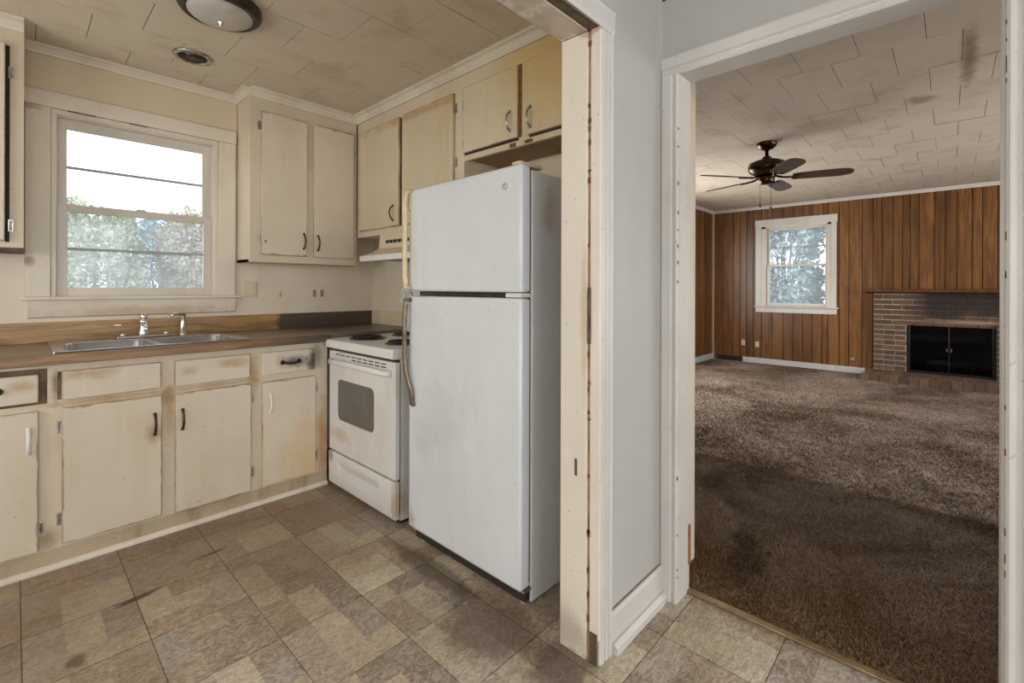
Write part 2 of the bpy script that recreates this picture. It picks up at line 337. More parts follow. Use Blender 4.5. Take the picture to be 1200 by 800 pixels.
c = mixc(nt, mth(nt, 'MULTIPLY', lz, .75), c, srgb(140, 116, 88)); setp(nt, b, c, .85); bump(nt, b, n1, .5, .004)
m, nt, b = new_mat('mortar'); M['mortar'] = m
p = pos(nt); n1 = noise(nt, p, 22, 5, .7); n2 = noise(nt, p, 2.4, 4, .6)
g = N(nt, 'ShaderNodeNewGeometry'); s = N(nt, 'ShaderNodeSeparateXYZ'); nt.links.new(g.outputs['Position'], s.inputs[0])
wob = mth(nt, 'MULTIPLY', mth(nt, 'SUBTRACT', n2, .5), .5)
sy = ramp(nt, mth(nt, 'ADD', mth(nt, 'ABSOLUTE', mth(nt, 'ADD', s.outputs[1], .12)), wob), .30, .66, 1, 0)
sz = ramp(nt, mth(nt, 'ADD', s.outputs[2], wob), .70, .9)
c = mixc(nt, mth(nt, 'MULTIPLY', mth(nt, 'MULTIPLY', sy, sz), .9), srgb(182, 168, 152), srgb(40, 34, 30))
setp(nt, b, c, .9)

# ------------------------------------------------------------------ mesh helpers
ORG = {}
class MB:
    def __init__(s): s.bm = bmesh.new()
    def box(s, x0, x1, y0, y1, z0, z1):
        if x0 > x1: x0, x1 = x1, x0
        if y0 > y1: y0, y1 = y1, y0
        if z0 > z1: z0, z1 = z1, z0
        v = [s.bm.verts.new(p) for p in ((x0,y0,z0),(x1,y0,z0),(x1,y1,z0),(x0,y1,z0),(x0,y0,z1),(x1,y0,z1),(x1,y1,z1),(x0,y1,z1))]
        for f in ((0,3,2,1),(4,5,6,7),(0,1,5,4),(1,2,6,5),(2,3,7,6),(3,0,4,7)): s.bm.faces.new([v[i] for i in f])
        return s
    def prism(s, prof, axis, a, b):
        """prof: list of 2-D points; axis 'x': (y,z) profile swept in x; 'y': (x,z); 'z': (x,y)"""
        def mk(t, p): return {'x': (t, p[0], p[1]), 'y': (p[0], t, p[1]), 'z': (p[0], p[1], t)}[axis]
        A = [s.bm.verts.new(mk(a, p)) for p in prof]; B = [s.bm.verts.new(mk(b, p)) for p in prof]; n = len(prof)
        s.bm.faces.new(A); s.bm.faces.new(B[::-1])
        for i in range(n): s.bm.faces.new((A[i], B[i], B[(i+1) % n], A[(i+1) % n]))
        return s
    def sweep(s, prof, path_pts, dirs):
        """rings: prof points (u,v) placed at path point with frame (du,dv)"""
        rings = []
        for P, (du, dv) in zip(path_pts, dirs):
            rings.append([s.bm.verts.new(Vector(P) + Vector(du)*p[0] + Vector(dv)*p[1]) for p in prof])
        n = len(prof)
        for r0, r1 in zip(rings, rings[1:]):
            for i in range(n): s.bm.faces.new((r0[i], r0[(i+1) % n], r1[(i+1) % n], r1[i]))
        s.bm.faces.new(rings[0][::-1]); s.bm.faces.new(rings[-1]); return s
    def tube(s, pts, r, seg=8, ry=None, side=None):
        pts = [Vector(p) for p in pts]; rings = []
        n = len(pts); rr = r if isinstance(r, (list, tuple)) else [r]*n
        prev = None
        for i, p in enumerate(pts):
            t = (pts[min(i+1, n-1)] - pts[max(i-1, 0)]).normalized()
            a = Vector(side) if side else (prev if prev is not None else (Vector((0,0,1)) if abs(t.z) < .9 else Vector((1,0,0))))
            a = (a - t*a.dot(t)).normalized(); bb = t.cross(a); prev = a
            k = (ry/r if ry else 1) if not isinstance(r, (list, tuple)) else (ry or 1)
            rings.append([s.bm.verts.new(p + a*rr[i]*math.cos(2*PI*j/seg) + bb*rr[i]*k*math.sin(2*PI*j/seg)) for j in range(seg)])
        for r0, r1 in zip(rings, rings[1:]):
            for j in range(seg): s.bm.faces.new((r0[j], r0[(j+1) % seg], r1[(j+1) % seg], r1[j]))
        s.bm.faces.new(rings[0][::-1]); s.bm.faces.new(rings[-1]); return s
    def lathe(s, prof, c, seg=24, axis='z'):
        """prof: (radius, height) pairs along the axis through c"""
        rings = []
        for r, h in prof:
            ring = []
            for j in range(seg):
                a = 2*PI*j/seg; x, y = max(r, 1e-4)*math.cos(a), max(r, 1e-4)*math.sin(a)
                d = {'z': (x, y, h), 'x': (h, x, y), 'y': (y, h, x)}[axis]
                ring.append(s.bm.verts.new((c[0]+d[0], c[1]+d[1], c[2]+d[2])))
            rings.append(ring)
        for r0, r1 in zip(rings, rings[1:]):
            for j in range(seg): s.bm.faces.new((r0[j], r0[(j+1) % seg], r1[(j+1) % seg], r1[j]))
        s.bm.faces.new(rings[0][::-1]); s.bm.faces.new(rings[-1]); return s
    def build(s, name, mat, parent=None, bevel=0., smooth=False, seg=2):
        org = ORG.get(parent.name, Vector((0, 0, 0))) if parent else Vector((0, 0, 0))
        bmesh.ops.recalc_face_normals(s.bm, faces=s.bm.faces[:])
        if org.length: bmesh.ops.translate(s.bm, verts=s.bm.verts[:], vec=-org)
        me = bpy.data.meshes.new(name); s.bm.to_mesh(me); s.bm.free()
        me.materials.append(mat)
        o = bpy.data.objects.new(name, me); COL.objects.link(o)
        if parent: o.parent = parent; ORG[o.name] = org
        if smooth:
            for f in me.polygons: f.use_smooth = True
        if bevel:
            md = o.modifiers.new('bevel', 'BEVEL'); md.width = bevel; md.segments = seg; md.limit_method = 'ANGLE'; md.angle_limit = math.radians(40)
            md.harden_normals = False
            for f in me.polygons: f.use_smooth = True
            try:
                me.set_sharp_from_angle(angle=math.radians(35))
            except Exception: pass
        return o
def bx(name, mat, dims, parent=None, bevel=0.):
    return MB().box(*dims).build(name, mat, parent, bevel)
def tag(o, label=None, cat=None, group=None, kind=None):
    if label: o['label'] = label
    if cat: o['category'] = cat
    if group: o['group'] = group
    if kind: o['kind'] = kind
    return o
def thing(name, loc, label, cat, group=None):
    o = bpy.data.objects.new(name, None); COL.objects.link(o); o.location = loc; o.empty_display_size = .1
    ORG[o.name] = Vector(loc); tag(o, label, cat, group); return o
def struct(o, label, cat='wall'): return tag(o, label, cat, kind='structure')
def copy_tree(o, parent=None):
    c = o.copy(); COL.objects.link(c); c.parent = parent
    for ch in [k for k in bpy.data.objects if k.parent == o]: copy_tree(ch, c)
    return c

# ------------------------------------------------------------------ room shell
KZ, HZ, LZ = 2.42, 2.37, 2.51
# kitchen window wall, opening x .15-.85, z 1.14-2.10
w = MB()
for d in ((-1.7, .14, 3.36, 3.50, 0, 2.6), (.85, 2.06, 3.36, 3.50, 0, 2.6), (.14, .85, 3.36, 3.50, 0, 1.13), (.14, .85, 3.36, 3.50, 2.10, 2.6)): w.box(*d)
struct(w.build('wall_back', M['wall_k']), 'cream kitchen wall with the double-hung window above the sink')
struct(bx('wall_right', M['wall_k'], (1.96, 2.06, .82, 3.36, 0, 2.6)), 'cream kitchen wall behind the range and refrigerator')
struct(bx('wall_partition', M['wall_h'], (1.285, 1.96, .82, .955, 0, 2.6)), 'short white wall between kitchen opening and living room doorway')
struct(bx('wall_above_opening', M['wall_h'], (-1.7, 1.285, .82, .955, 2.035, 2.6)), 'white wall above the wide kitchen opening')
w = MB()
for d in ((1.736, 1.831, .765, .82, 0, 2.6), (1.736, 1.831, -2.6, -.115, 0, 2.6), (1.736, 1.831, -.115, .765, 2.025, 2.6)): w.box(*d)
struct(w.build('wall_doorway', M['wall_h']), 'white wall with the doorway into the living room')
# walls behind the camera, with unseen openings added to let fill light in
w = MB()
for d in ((-1.82, -1.4, -2.72, -2.6, 0, 2.6), (1.2, 1.831, -2.72, -2.6, 0, 2.6), (-1.4, 1.2, -2.72, -2.6, 0, .45), (-1.4, 1.2, -2.72, -2.6, 2.15, 2.6)): w.box(*d)
struct(w.build('wall_front', M['wall_h']), 'white wall behind the camera with a wide opening added for fill light')
w = MB()
for d in ((-1.82, -1.7, -2.6, -1.75, 0, 2.6), (-1.82, -1.7, -.05, 1.3, 0, 2.6), (-1.82, -1.7, 2.7, 3.5, 0, 2.6), (-1.82, -1.7, -1.75, -.05, 0, .55), (-1.82, -1.7, -1.75, -.05, 2.05, 2.6),
          (-1.82, -1.7, 1.3, 2.7, 0, .8), (-1.82, -1.7, 1.3, 2.7, 2.1, 2.6)): w.box(*d)
struct(w.build('wall_left', M['wall_k']), 'cream wall on the left with two openings added for fill light')
# living room walls
w = MB()   # far wall with window opening y 1.30-2.13 z .93-2.15 and firebox hole
for d in ((8.21, 8.33, -2.5, -.44, 0, 2.6), (8.21, 8.33, -.44, .43, .76, 2.6), (8.21, 8.33, .43, 1.30, 0, 2.6), (8.21, 8.33, 1.30, 2.14, 0, .93), (8.21, 8.33, 1.30, 2.14, 2.15, 2.6), (8.21, 8.33, 2.14, 3.08, 0, 2.6)): w.box(*d)
wall_far = struct(w.build('wall_far', M['dark_wood']), 'living room end wall clad in dark wood planks')
w = MB()
for d in ((2.06, 4.7, 2.975, 3.08, 0, 2.6), (6.5, 8.21, 2.975, 3.08, 0, 2.6), (4.7, 6.5, 2.975, 3.08, 0, .78), (4.7, 6.5, 2.975, 3.08, 2.12, 2.6)): w.box(*d)
wall_ll = struct(w.build('wall_living_left', M['dark_wood']), 'left living room wall clad in dark wood planks')
w = MB()  # unseen wall; its wide opening is added for the south fill light
for d in ((1.831, 3.5, -2.62, -2.5, 0, 2.6), (7.3, 8.33, -2.62, -2.5, 0, 2.6), (3.5, 7.3, -2.62, -2.5, 0, .5), (3.5, 7.3, -2.62, -2.5, 2.1, 2.6)): w.box(*d)
struct(w.build('wall_living_front', M['panel']), 'living room wall out of view with a wide opening added for fill light')

# planks on the far wall
EDG = [2.957, 2.79, 2.627, 2.515, 2.419, 2.315, 2.196, 2.045, 1.89, 1.755, 1.628, 1.504, 1.368, 1.305, 1.167, 1.05, .898, .777, .679, .557, .46, .384, .293, .141, .038, -.073, -.208, -.30, -.433, -.56, -.68, -.80, -.93, -1.05]
for a, c_ in zip(EDG, EDG[1:]):
    segs = [(.0, LZ)]
    if a > 1.31 and c_ < 2.13: segs = [(.0, .85), (2.24, LZ)]
    if a < .76 and c_ > -.77: segs = [(1.14, LZ)]
    for z0, z1 in segs:
        o = MB().box(8.19 - random.uniform(0, .004), 8.212, c_+.003, a-.003, z0, z1).build('plank', M['panel'], wall_far, .0025, seg=1)
x = 8.187
for k in range(22):
    wd = random.choice((.10, .13, .16, .12)); x0 = x - wd
    if x0 < 6.55: break
    MB().box(x0+.003, x-.003, 2.957 + random.uniform(0, .004), 2.978, 0, LZ).build('plank', M['panel'], wall_ll, .0025, seg=1); x = x0

# ceilings
ck = bx('ceiling', M['ceil_back'], (-1.82, 2.06, .955, 3.5, KZ+.012, KZ+.12)); struct(ck, 'tiled kitchen ceiling yellowed with age', 'ceiling')
ch = bx('ceiling_hall', M['wall_h'], (-1.82, 1.736, -2.72, .82, HZ, HZ+.1)); struct(ch, 'white ceiling over the camera side', 'ceiling')
cl = bx('ceiling_living', M['ceil_back'], (1.831, 8.33, -2.62, 3.08, LZ+.012, LZ+.12)); struct(cl, 'tiled living room ceiling, brownish and sagging', 'ceiling')
def tile_mesh(name, sx, sy, mat, scored=False, t=.016, g=.0013):
    mb = MB()
    mb.box(g, sx-g, g, sy-g, 0, t)
    me = bpy.data.meshes.new(name); bmesh.ops.recalc_face_normals(mb.bm, faces=mb.bm.faces[:]); mb.bm.to_mesh(me); mb.bm.free(); me.materials.append(mat); return me
def inst(name, me, parent, loc, rot=(0, 0, 0)):
    o = bpy.data.objects.new(name, me); COL.objects.link(o); o.parent = parent; o.location = loc; o.rotation_euler = rot; return o
tk = tile_mesh('ceiling_tile', .345, .302, M['ceil']); 
rows = [3.36 - .302*(i+1) + .05 for i in range(9)]
for i, y in enumerate(rows):
    off = (.0, .17)[i % 2]
    x = -.62 + off
    while x < 1.95:
        if y > .6: inst('ceiling_tile', tk, ck, (x, y, KZ + random.uniform(-.0008, .0008)), (random.uniform(-.0022, .0022), random.uniform(-.0022, .0022), 0))
        x += .345
tl = tile_mesh('ceiling_tile_large', .445, .28, M['ceil_l'], g=.0013)
x = 1.93; i = 0
while x < 8.15:
    y = -.75 + (.0, .14)[i % 2]
    while y < 2.95:
        inst('ceiling_tile', tl, cl, (x, y, LZ + random.uniform(-.001, .001)), (random.uniform(-.003, .003), random.uniform(-.003, .003), 0)); y += .28
    x += .445; i += 1
# plain continuation of the tiled fields out of sight
bx('ceiling_field', M['ceil'], (-1.7, -.62, .955, 3.36, KZ, KZ+.012), ck)
bx('ceiling_field', M['ceil_l'], (1.831, 8.2, -2.5, -.755, LZ, LZ+.012), cl)

# floors
fl = bx('floor', M['vinyl_joint'], (-1.82, 1.83, -2.72, 3.5, -.10, -.0035)); struct(fl, 'worn patchwork vinyl tile floor', 'floor')
PAL = [srgb(180, 160, 138), srgb(160, 142, 124), srgb(206, 188, 158), srgb(146, 128, 114), srgb(172, 150, 124), srgb(214, 200, 174), srgb(154, 136, 116), srgb(170, 158, 148), srgb(186, 172, 156)]
PX, PY = .303, .3145
def vinyl_mesh(i):
    rnd = random.Random(i); bm = bmesh.new(); cols = []
    def q(x0, x1, y0, y1, z, c):
        f = bm.faces.new([bm.verts.new(p) for p in ((x0, y0, z), (x1, y0, z), (x1, y1, z), (x0, y1, z))]); cols.append(c)
    g = .0008
    q(g, PX-g, g, PY-g, -.0006, srgb(176, 160, 138))
    xs, ys = PX/3, PY/3; e = .0008
    lay = rnd.choice(([(0,0,2,1),(2,0,1,1),(0,1,1,2),(1,1,1,1),(2,1,1,2),(1,2,1,1)], [(0,0,1,3),(1,0,2,1),(1,1,1,2),(2,1,1,1),(2,2,1,1)],
                      [(0,0,1,2),(1,0,1,2),(2,0,1,2),(0,2,1,1),(1,2,2,1)], [(0,0,2,1),(2,0,1,2),(0,1,1,2),(1,1,1,1),(1,2,2,1)], [(0,0,1,1),(1,0,2,2),(0,1,1,2),(1,2,1,1),(2,2,1,1)]))
    for (a, b2, w2, h2) in lay:
        c = rnd.choice(PAL); q(a*xs+e+g*(a==0), (a+w2)*xs-e-g*(a+w2==3), b2*ys+e+g*(b2==0), (b2+h2)*ys-e-g*(b2+h2==3), 0, c)
    # thin rim
    z = -.0035
    for (xa, ya, xb, yb) in ((g,g,PX-g,g),(PX-g,g,PX-g,PY-g),(PX-g,PY-g,g,PY-g),(g,PY-g,g,g)):
        bm.faces.new([bm.verts.new(p) for p in ((xa,ya,z),(xb,yb,z),(xb,yb,-.0006),(xa,ya,-.0006))]); cols.append(srgb(90, 72, 56))
    me = bpy.data.meshes.new('vinyl_tile'); bm.to_mesh(me); bm.free(); me.materials.append(M['vinyl'])
    ca = me.color_attributes.new('Col', 'FLOAT_COLOR', 'CORNER')
    for f, c in zip(me.polygons, cols):
        for li in f.loop_indices: ca.data[li].color = (c[0], c[1], c[2], 1)
    return me
VT = [vinyl_mesh(i) for i in range(14)]
for ix in range(-3, 5):
    for iy in range(-7, 4):
        X, Y = .626 + PX*ix, 1.665 + PY*iy
        if Y > 2.76 or X > 1.95 or (X+Y) < -.2: continue
        inst('floor_tile', random.choice(VT), fl, (X, Y, 0))
bx('floor_field', M['vinyl_joint'], (-1.7, 1.8, -2.6, 3.36, -.0036, -.0034), fl)

cp = bx('carpet', M['carpet'], (1.831, 8.21, -2.5, 2.975, -.10, .004)); tag(cp, 'worn brown shag carpet covering the living room floor', 'carpet', kind='structure')
# pile: short leaning blades
def pile(n, x0, x1, y0, y1, h, wd):
    P = np.stack([RNG.uniform(x0, x1, n), RNG.uniform(y0, y1, n), np.full(n, .002)], 1)
    a = RNG.uniform(0, 2*PI, n); d = np.stack([np.cos(a), np.sin(a), np.zeros(n)], 1)
    l = RNG.uniform(0, 2*PI, n); lean = np.stack([np.cos(l), np.sin(l), np.zeros(n)], 1) * (h*RNG.uniform(.3, 1.3, n))[:, None]
    top = P + lean; top[:, 2] += h*RNG.uniform(.5, 1.1, n)
    return np.stack([P - d*wd, P + d*wd, top + d*wd*.4, top-d*wd*.4], 1).reshape(-1, 3)
V = np.concatenate([pile(120000, 1.835, 3.4, -.35, 1.7, .014, .003), pile(110000, 3.4, 8.1, -.9, 2.95, .014, .005)])
nq = len(V)//4
me = bpy.data.meshes.new('carpet_pile'); me.vertices.add(len(V)); me.vertices.foreach_set('co', V.astype(np.float32).ravel())
me.loops.add(nq*4); me.loops.foreach_set('vertex_index', np.arange(nq*4, dtype=np.int32))
me.polygons.add(nq); me.polygons.foreach_set('loop_start', np.arange(nq, dtype=np.int32)*4)
me.update(calc_edges=True); me.materials.append(M['carpet'])
po = bpy.data.objects.new('carpet_pile', me); COL.objects.link(po); po.parent = cp; po['kind'] = 'stuff'
tag(bx('trim_1', M['brass'], (1.812, 1.842, -.115, .765, 0, .012), None, .004), 'thin tarnished metal strip between vinyl floor and carpet', 'threshold', kind='structure')

# ------------------------------------------------------------------ crown mouldings, baseboards, casings
def crown_prof(s=.05): return [(0, 0), (0, -s), (.012, -s), (.016, -s*.75), (.03, -s*.35), (s*.85, -.012), (s*.85, 0)]
def crown_x(name, mat, x0, x1, ywall, z, s, label, m0=0, m1=0):      # runs in x, room on the -y side; mitre offsets
    pr = crown_prof(s); mb = MB(); R0 = [mb.bm.verts.new((x0 + m0*p[0], ywall-p[0], z+p[1])) for p in pr]; R1 = [mb.bm.verts.new((x1 + m1*p[0], ywall-p[0], z+p[1])) for p in pr]
    mb.bm.faces.new(R0); mb.bm.faces.new(R1[::-1]); n = len(pr)
    for i in range(n): mb.bm.faces.new((R0[i], R1[i], R1[(i+1) % n], R0[(i+1) % n]))
    return struct(mb.build(name, mat), label, 'moulding')
def crown_y(name, mat, y0, y1, xwall, z, s, label, m0=0, m1=0, sgn=-1):
    pr = crown_prof(s); mb = MB(); R0 = [mb.bm.verts.new((xwall+sgn*p[0], y0 + m0*p[0], z+p[1])) for p in pr]; R1 = [mb.bm.verts.new((xwall+sgn*p[0], y1 + m1*p[0], z+p[1])) for p in pr]
    mb.bm.faces.new(R0); mb.bm.faces.new(R1[::-1]); n = len(pr)
    for i in range(n): mb.bm.faces.new((R0[i], R1[i], R1[(i+1) % n], R0[(i+1) % n]))
    return struct(mb.build(name, mat), label, 'moulding')
crown_x('trim_2', M['trim_k'], .03, .985, 3.36, KZ, .045, 'cream crown moulding above the kitchen window', 0, 0)
crown_x('trim_3', M['trim_k'], .985, 1.69, 3.12, KZ, .055, 'cream crown moulding on the wall cabinet right of the window', -.0, -1)
crown_y('trim_4', M['trim_k'], .955, 3.12, 1.69, KZ, .055, 'cream crown moulding above the cabinets over the refrigerator', 0, -1)
crown_x('trim_5', M['trim_k'], -1.7, .03, 3.12, KZ, .055, 'cream crown moulding on the cabinet left of the window')
crown_y('trim_6', M['trim_k'], 3.12, 3.36, .985, KZ, .05, 'short cream crown return beside the window', 0, 0)
crown_x('trim_7', M['trim_h'], 1.30, 1.736, .82, HZ, .05, 'white crown moulding above the short partition')
crown_y('trim_8', M['trim_h'], -2.6, .82, 1.736, HZ, .05, 'white crown moulding above the living room doorway')
crown_y('trim_9', M['trim_h'], -2.5, 2.957, 8.19, LZ, .045, 'white crown moulding on the far panelled wall')
crown_x('trim_10', M['trim_h'], 2.06, 8.19, 2.957, LZ, .045, 'white crown moulding on the left panelled wall')
struct(bx('trim_11', M['beige'], (8.165, 8.19, 2.932, 2.957, .08, LZ-.04)), 'thin pale corner bead where the panelled walls meet', 'moulding')

# living room baseboards
struct(bx('baseboard_far', M['base_living'], (8.165, 8.19, .80, 2.47, 0, .085), None, .004), 'scuffed white baseboard below the living room window', 'baseboard')
struct(bx('baseboard_living_left', M['base_living'], (2.06, 8.19, 2.93, 2.957, 0, .10), None, .004), 'white baseboard on the left panelled wall', 'baseboard')
# partition baseboard: board with bevelled base shoe
bb = MB().prism([(.82, 0), (.785, 0), (.785, .022), (.797, .035), (.806, .035), (.806, .115), (.812, .127), (.82, .127)], 'x', 1.345, 1.736).build('baseboard_partition', M['trim_h'])
struct(bb, 'white baseboard with shoe moulding on the short partition', 'baseboard')
# dirty line on top of the partition baseboard
bx('dust_line', M['rust'], (1.345, 1.736, .8175, .8195, .127, .1305), bb)

# kitchen opening: jamb, header, casings  (door_1)
d1 = thing('door_1', (1.28, .89, 0), 'wide cased opening into the kitchen with chipped white post', 'doorway'); d1['kind'] = 'structure'
bx('jamb', M['jamb'], (1.262, 1.287, .852, .957, 0, 2.028), d1, .003)
bx('jamb_gap', M['tan_gap'], (1.272, 1.287, .838, .853, 0, 2.028), d1)
# fluted casing hall side
def casing_v(name, mat, x0, x1, yw, z0, z1, parent, t=.02):      # vertical board on wall plane y=yw facing -y
    w_ = x1-x0
    pr = [(x0, yw), (x0, yw-t*.7), (x0+w_*.10, yw-t), (x0+w_*.30, yw-t), (x0+w_*.34, yw-t*.75), (x0+w_*.40, yw-t*.75), (x0+w_*.44, yw-t),
          (x0+w_*.62, yw-t), (x0+w_*.66, yw-t*.75), (x0+w_*.72, yw-t*.75), (x0+w_*.76, yw-t), (x0+w_*.92, yw-t*1.15), (x1, yw-t), (x1, yw)]
    return MB().prism(pr, 'z', z0, z1).build(name, mat, parent)
casing_v('casing', M['trim_h'], 1.274, 1.344, .824, 0, 2.078, d1)
bx('casing_edge', M['jamb'], (1.266, 1.276, .806, .842, .08, 2.03), d1, .002)
bx('header_board', M['jamb'], (-1.7, 1.263, .852, .957, 2.028, 2.05), d1, .003)
bx('header_stop', M['dark_wood'], (-1.7, 1.274, .822, .853, 2.030, 2.042), d1)
mb = MB().prism([(.82, 2.036), (.803, 2.026), (.800, 2.040), (.800, 2.085), (.796, 2.094), (.82, 2.10)], 'x', -1.7, 1.345)
mb.build('header_casing', M['trim_h'], d1)
bx('gouge', M['dark_wood'], (1.2605, 1.264, .888, .897, .585, .64), d1)
# chips where the paint has come off along the jamb edge
for k in range(22):
    z = random.uniform(.12, 2.0); h = random.uniform(.006, .03)
    bx('paint_chip', M['dark_wood'] if random.random() < .25 else M['rust'], (1.2635, 1.2665, .838+random.uniform(0, .006), .846+random.uniform(0, .004), z, z+h*.7), d1)
bx('paint_chip', M['dark_wood'], (1.260, 1.264, .838, .846, 1.02, 1.20), d1); bx('paint_chip', M['dark_wood'], (1.262, 1.2655, .812, .838, .0, .10), d1)

# living room doorway  (door_2)
d2 = thing('door_2', (1.78, .32, 0), 'white cased doorway from hall to living room', 'doorway'); d2['kind'] = 'structure'
bx('jamb', M['trim_h'], (1.738, 1.834, .750, .766, 0, 2.015), d2, .002)
bx('jamb', M['trim_h'], (1.738, 1.834, -.117, -.100, 0, 2.015), d2, .002)
bx('header_jamb', M['trim_h'], (1.738, 1.834, -.117, .766, 2.013, 2.028), d2, .002)
def casing_prof(y_in, y_out, xw, t=.022):     # casing section on plane x=xw facing -x, from inner edge to outer edge
    d = y_out - y_in
    return [(xw, y_in), (xw-t*.55, y_in), (xw-t*.8, y_in+d*.08), (xw-t*.8, y_in+d*.18), (xw-t*.5, y_in+d*.24), (xw-t*.55, y_in+d*.34), (xw-t, y_in+d*.42),
            (xw-t, y_in+d*.9), (xw-t*.85, y_out), (xw, y_out)]
MB().prism(casing_prof(.752, .818, 1.737), 'z', 0, 2.015).build('casing', M['trim_h'], d2)
MB().prism(casing_prof(-.105, -.19, 1.737), 'z', 0, 2.015).build('casing', M['trim_h'], d2)
pr = [(x_, 2.013 + (y_-.752)) for x_, y_ in casing_prof(.752, .826, 1.737)]
MB().prism(pr, 'y', -.19, .818).build('header_casing', M['trim_h'], d2)
bx('bare_patch', M['orange_wood'], (1.822, 1.838, .746, .7515, .11, .265), d2, .001)
for k in range(12):
    z = random.uniform(.05, 1.95); h = random.uniform(.004, .016)
    bx('paint_chip', M['rust'] if k % 2 else M['dark_wood'], (1.722, 1.7265, .7505, .7535, z, z+h), d2)
for k in range(14):
    z = random.choice((random.uniform(1.7, 2.0), random.uniform(.2, 1.4))); h = random.uniform(.006, .025)
    bx('paint_chip', M['dark_wood'] if z > 1.6 else M['rust'], (1.724, 1.7275, -.1062, -.1035, z, z+h), d2)

# ------------------------------------------------------------------ kitchen window  (window_1)
w1 = thing('window_1', (.5, 3.36, 1.13), 'cream double-hung kitchen window above the sink', 'window'); w1['kind'] = 'structure'
T = M['trim_k']
bx('casing', T, (.036, .128, 3.342, 3.362, 1.143, 2.112), w1, .003)
bx('casing', T, (.876, .972, 3.342, 3.362, 1.143, 2.112), w1, .003)
MB().prism([(3.362, 2.112), (3.338, 2.112), (3.332, 2.150), (3.338, 2.190), (3.350, 2.200), (3.362, 2.200)], 'x', .032, .974).build('head_board', T, w1, .002)
for xa, xb in ((.128, .150), (.852, .876)):
    bx('stop_moulding', T, (xa, xb, 3.350, 3.40, 1.143, 2.095), w1, .004)
bx('stop_moulding', T, (.128, .876, 3.350, 3.40, 2.085, 2.112), w1, .004)
for xa, xb in ((.140, .151), (.846, .857)): bx('side_jamb', M['sash'], (xa, xb, 3.362, 3.50, 1.13, 2.10), w1)
bx('head_jamb', M['sash'], (.14, .857, 3.362, 3.50, 2.08, 2.101), w1)
def sash(x0, x1, z0, z1, y0, y1, st, top, bot, mz, glassm, par):
    f = MB()
    f.box(x0, x0+st, y0, y1, z0, z1).box(x1-st, x1, y0, y1, z0, z1).box(x0+st, x1-st, y0, y1, z0, z0+bot).box(x0+st, x1-st, y0, y1, z1-top, z1)
    so = f.build('sash', M['sash'], par, .002)
    if mz: MB().box(x0+st, x1-st, y0+.008, y1-.008, mz-.0065, mz+.0065).build('muntin', M['sash_grey'], so)
    bx('pane', glassm, (x0+st, x1-st, (y0+y1)/2-.0015, (y0+y1)/2+.0015, z0+bot, z1-top), so)
    return so
M['sash_grey'] = simple('weathered_muntin', srgb(168, 166, 164), .5)
sash(.151, .846, 1.147, 1.628, 3.375, 3.402, .042, .036, .046, 1.398, M['glass_screen'], w1)
sash(.151, .846, 1.600, 2.085, 3.410, 3.437, .040, .052, .036, 1.832, M['glass'], w1)
bx('sash_lock', M['worn_chrome'], (.478, .520, 3.378, 3.398, 1.628, 1.640), w1, .003)
MB().box(.022, .998, 3.315, 3.42, 1.130, 1.147).build('stool', T, w1, .004)
MB().prism([(3.362, 1.130), (3.330, 1.130), (3.336, 1.10), (3.345, 1.045), (3.362, 1.035)], 'x', .046, .972).build('apron', T, w1, .002)
bx('peeling_strip', M['rust'], (.19, .30, 3.338, 3.342, 2.107, 2.112), w1)
bx('peeling_strip', M['dark_wood'], (.44, .52, 3.338, 3.342, 2.107, 2.112), w1)

# living room window  (window_2), in plane x = 8.19
w2 = thing('window_2', (8.19, 1.73, .82), 'white double-hung window in the far panelled wall', 'window'); w2['kind'] = 'structure'
T = M['trim_h']
bx('casing', T, (8.165, 8.192, 1.195, 1.262, .92, 2.285), w2, .003); bx('casing', T, (8.165, 8.192, 2.195, 2.278, .92, 2.285), w2, .003)
bx('casing', T, (8.162, 8.192, 1.185, 2.285, 2.178, 2.288), w2, .003)
bx('stool', T, (8.13, 8.24, 1.165, 2.295, .905, .925), w2, .003); bx('apron', T, (8.168, 8.192, 1.19, 2.278, .822, .905), w2, .003)
for a, c_ in ((1.262, 1.31), (2.13, 2.195)): bx('stop_moulding', M['sash'], (8.175, 8.30, a, c_, .925, 2.178), w2, .003)
bx('head_jamb', M['sash'], (8.175, 8.30, 1.262, 2.195, 2.145, 2.178), w2)
def sash_y(y0, y1, z0, z1, x0, x1, st, top, bot, mz, glassm, par):
    f = MB()
    f.box(x0, x1, y0, y0+st, z0, z1).box(x0, x1, y1-st, y1, z0, z1).box(x0, x1, y0+st, y1-st, z0, z0+bot).box(x0, x1, y0+st, y1-st, z1-top, z1)
    so = f.build('sash', M['sash'], par, .002)
    if mz: bx('muntin', M['sash_grey'], (x0+.006, x1-.006, y0+st, y1-st, mz-.008, mz+.008), so)
    bx('pane', glassm, ((x0+x1)/2-.0015, (x0+x1)/2+.0015, y0+st, y1-st, z0+bot, z1-top), so)
sash_y(1.31, 2.13, .925, 1.575, 8.215, 8.242, .035, .035, .045, None, M['glass_screen'], w2)
sash_y(1.31, 2.13, 1.545, 2.148, 8.25, 8.277, .035, .035, .03, 1.845, M['glass_screen'], w2)

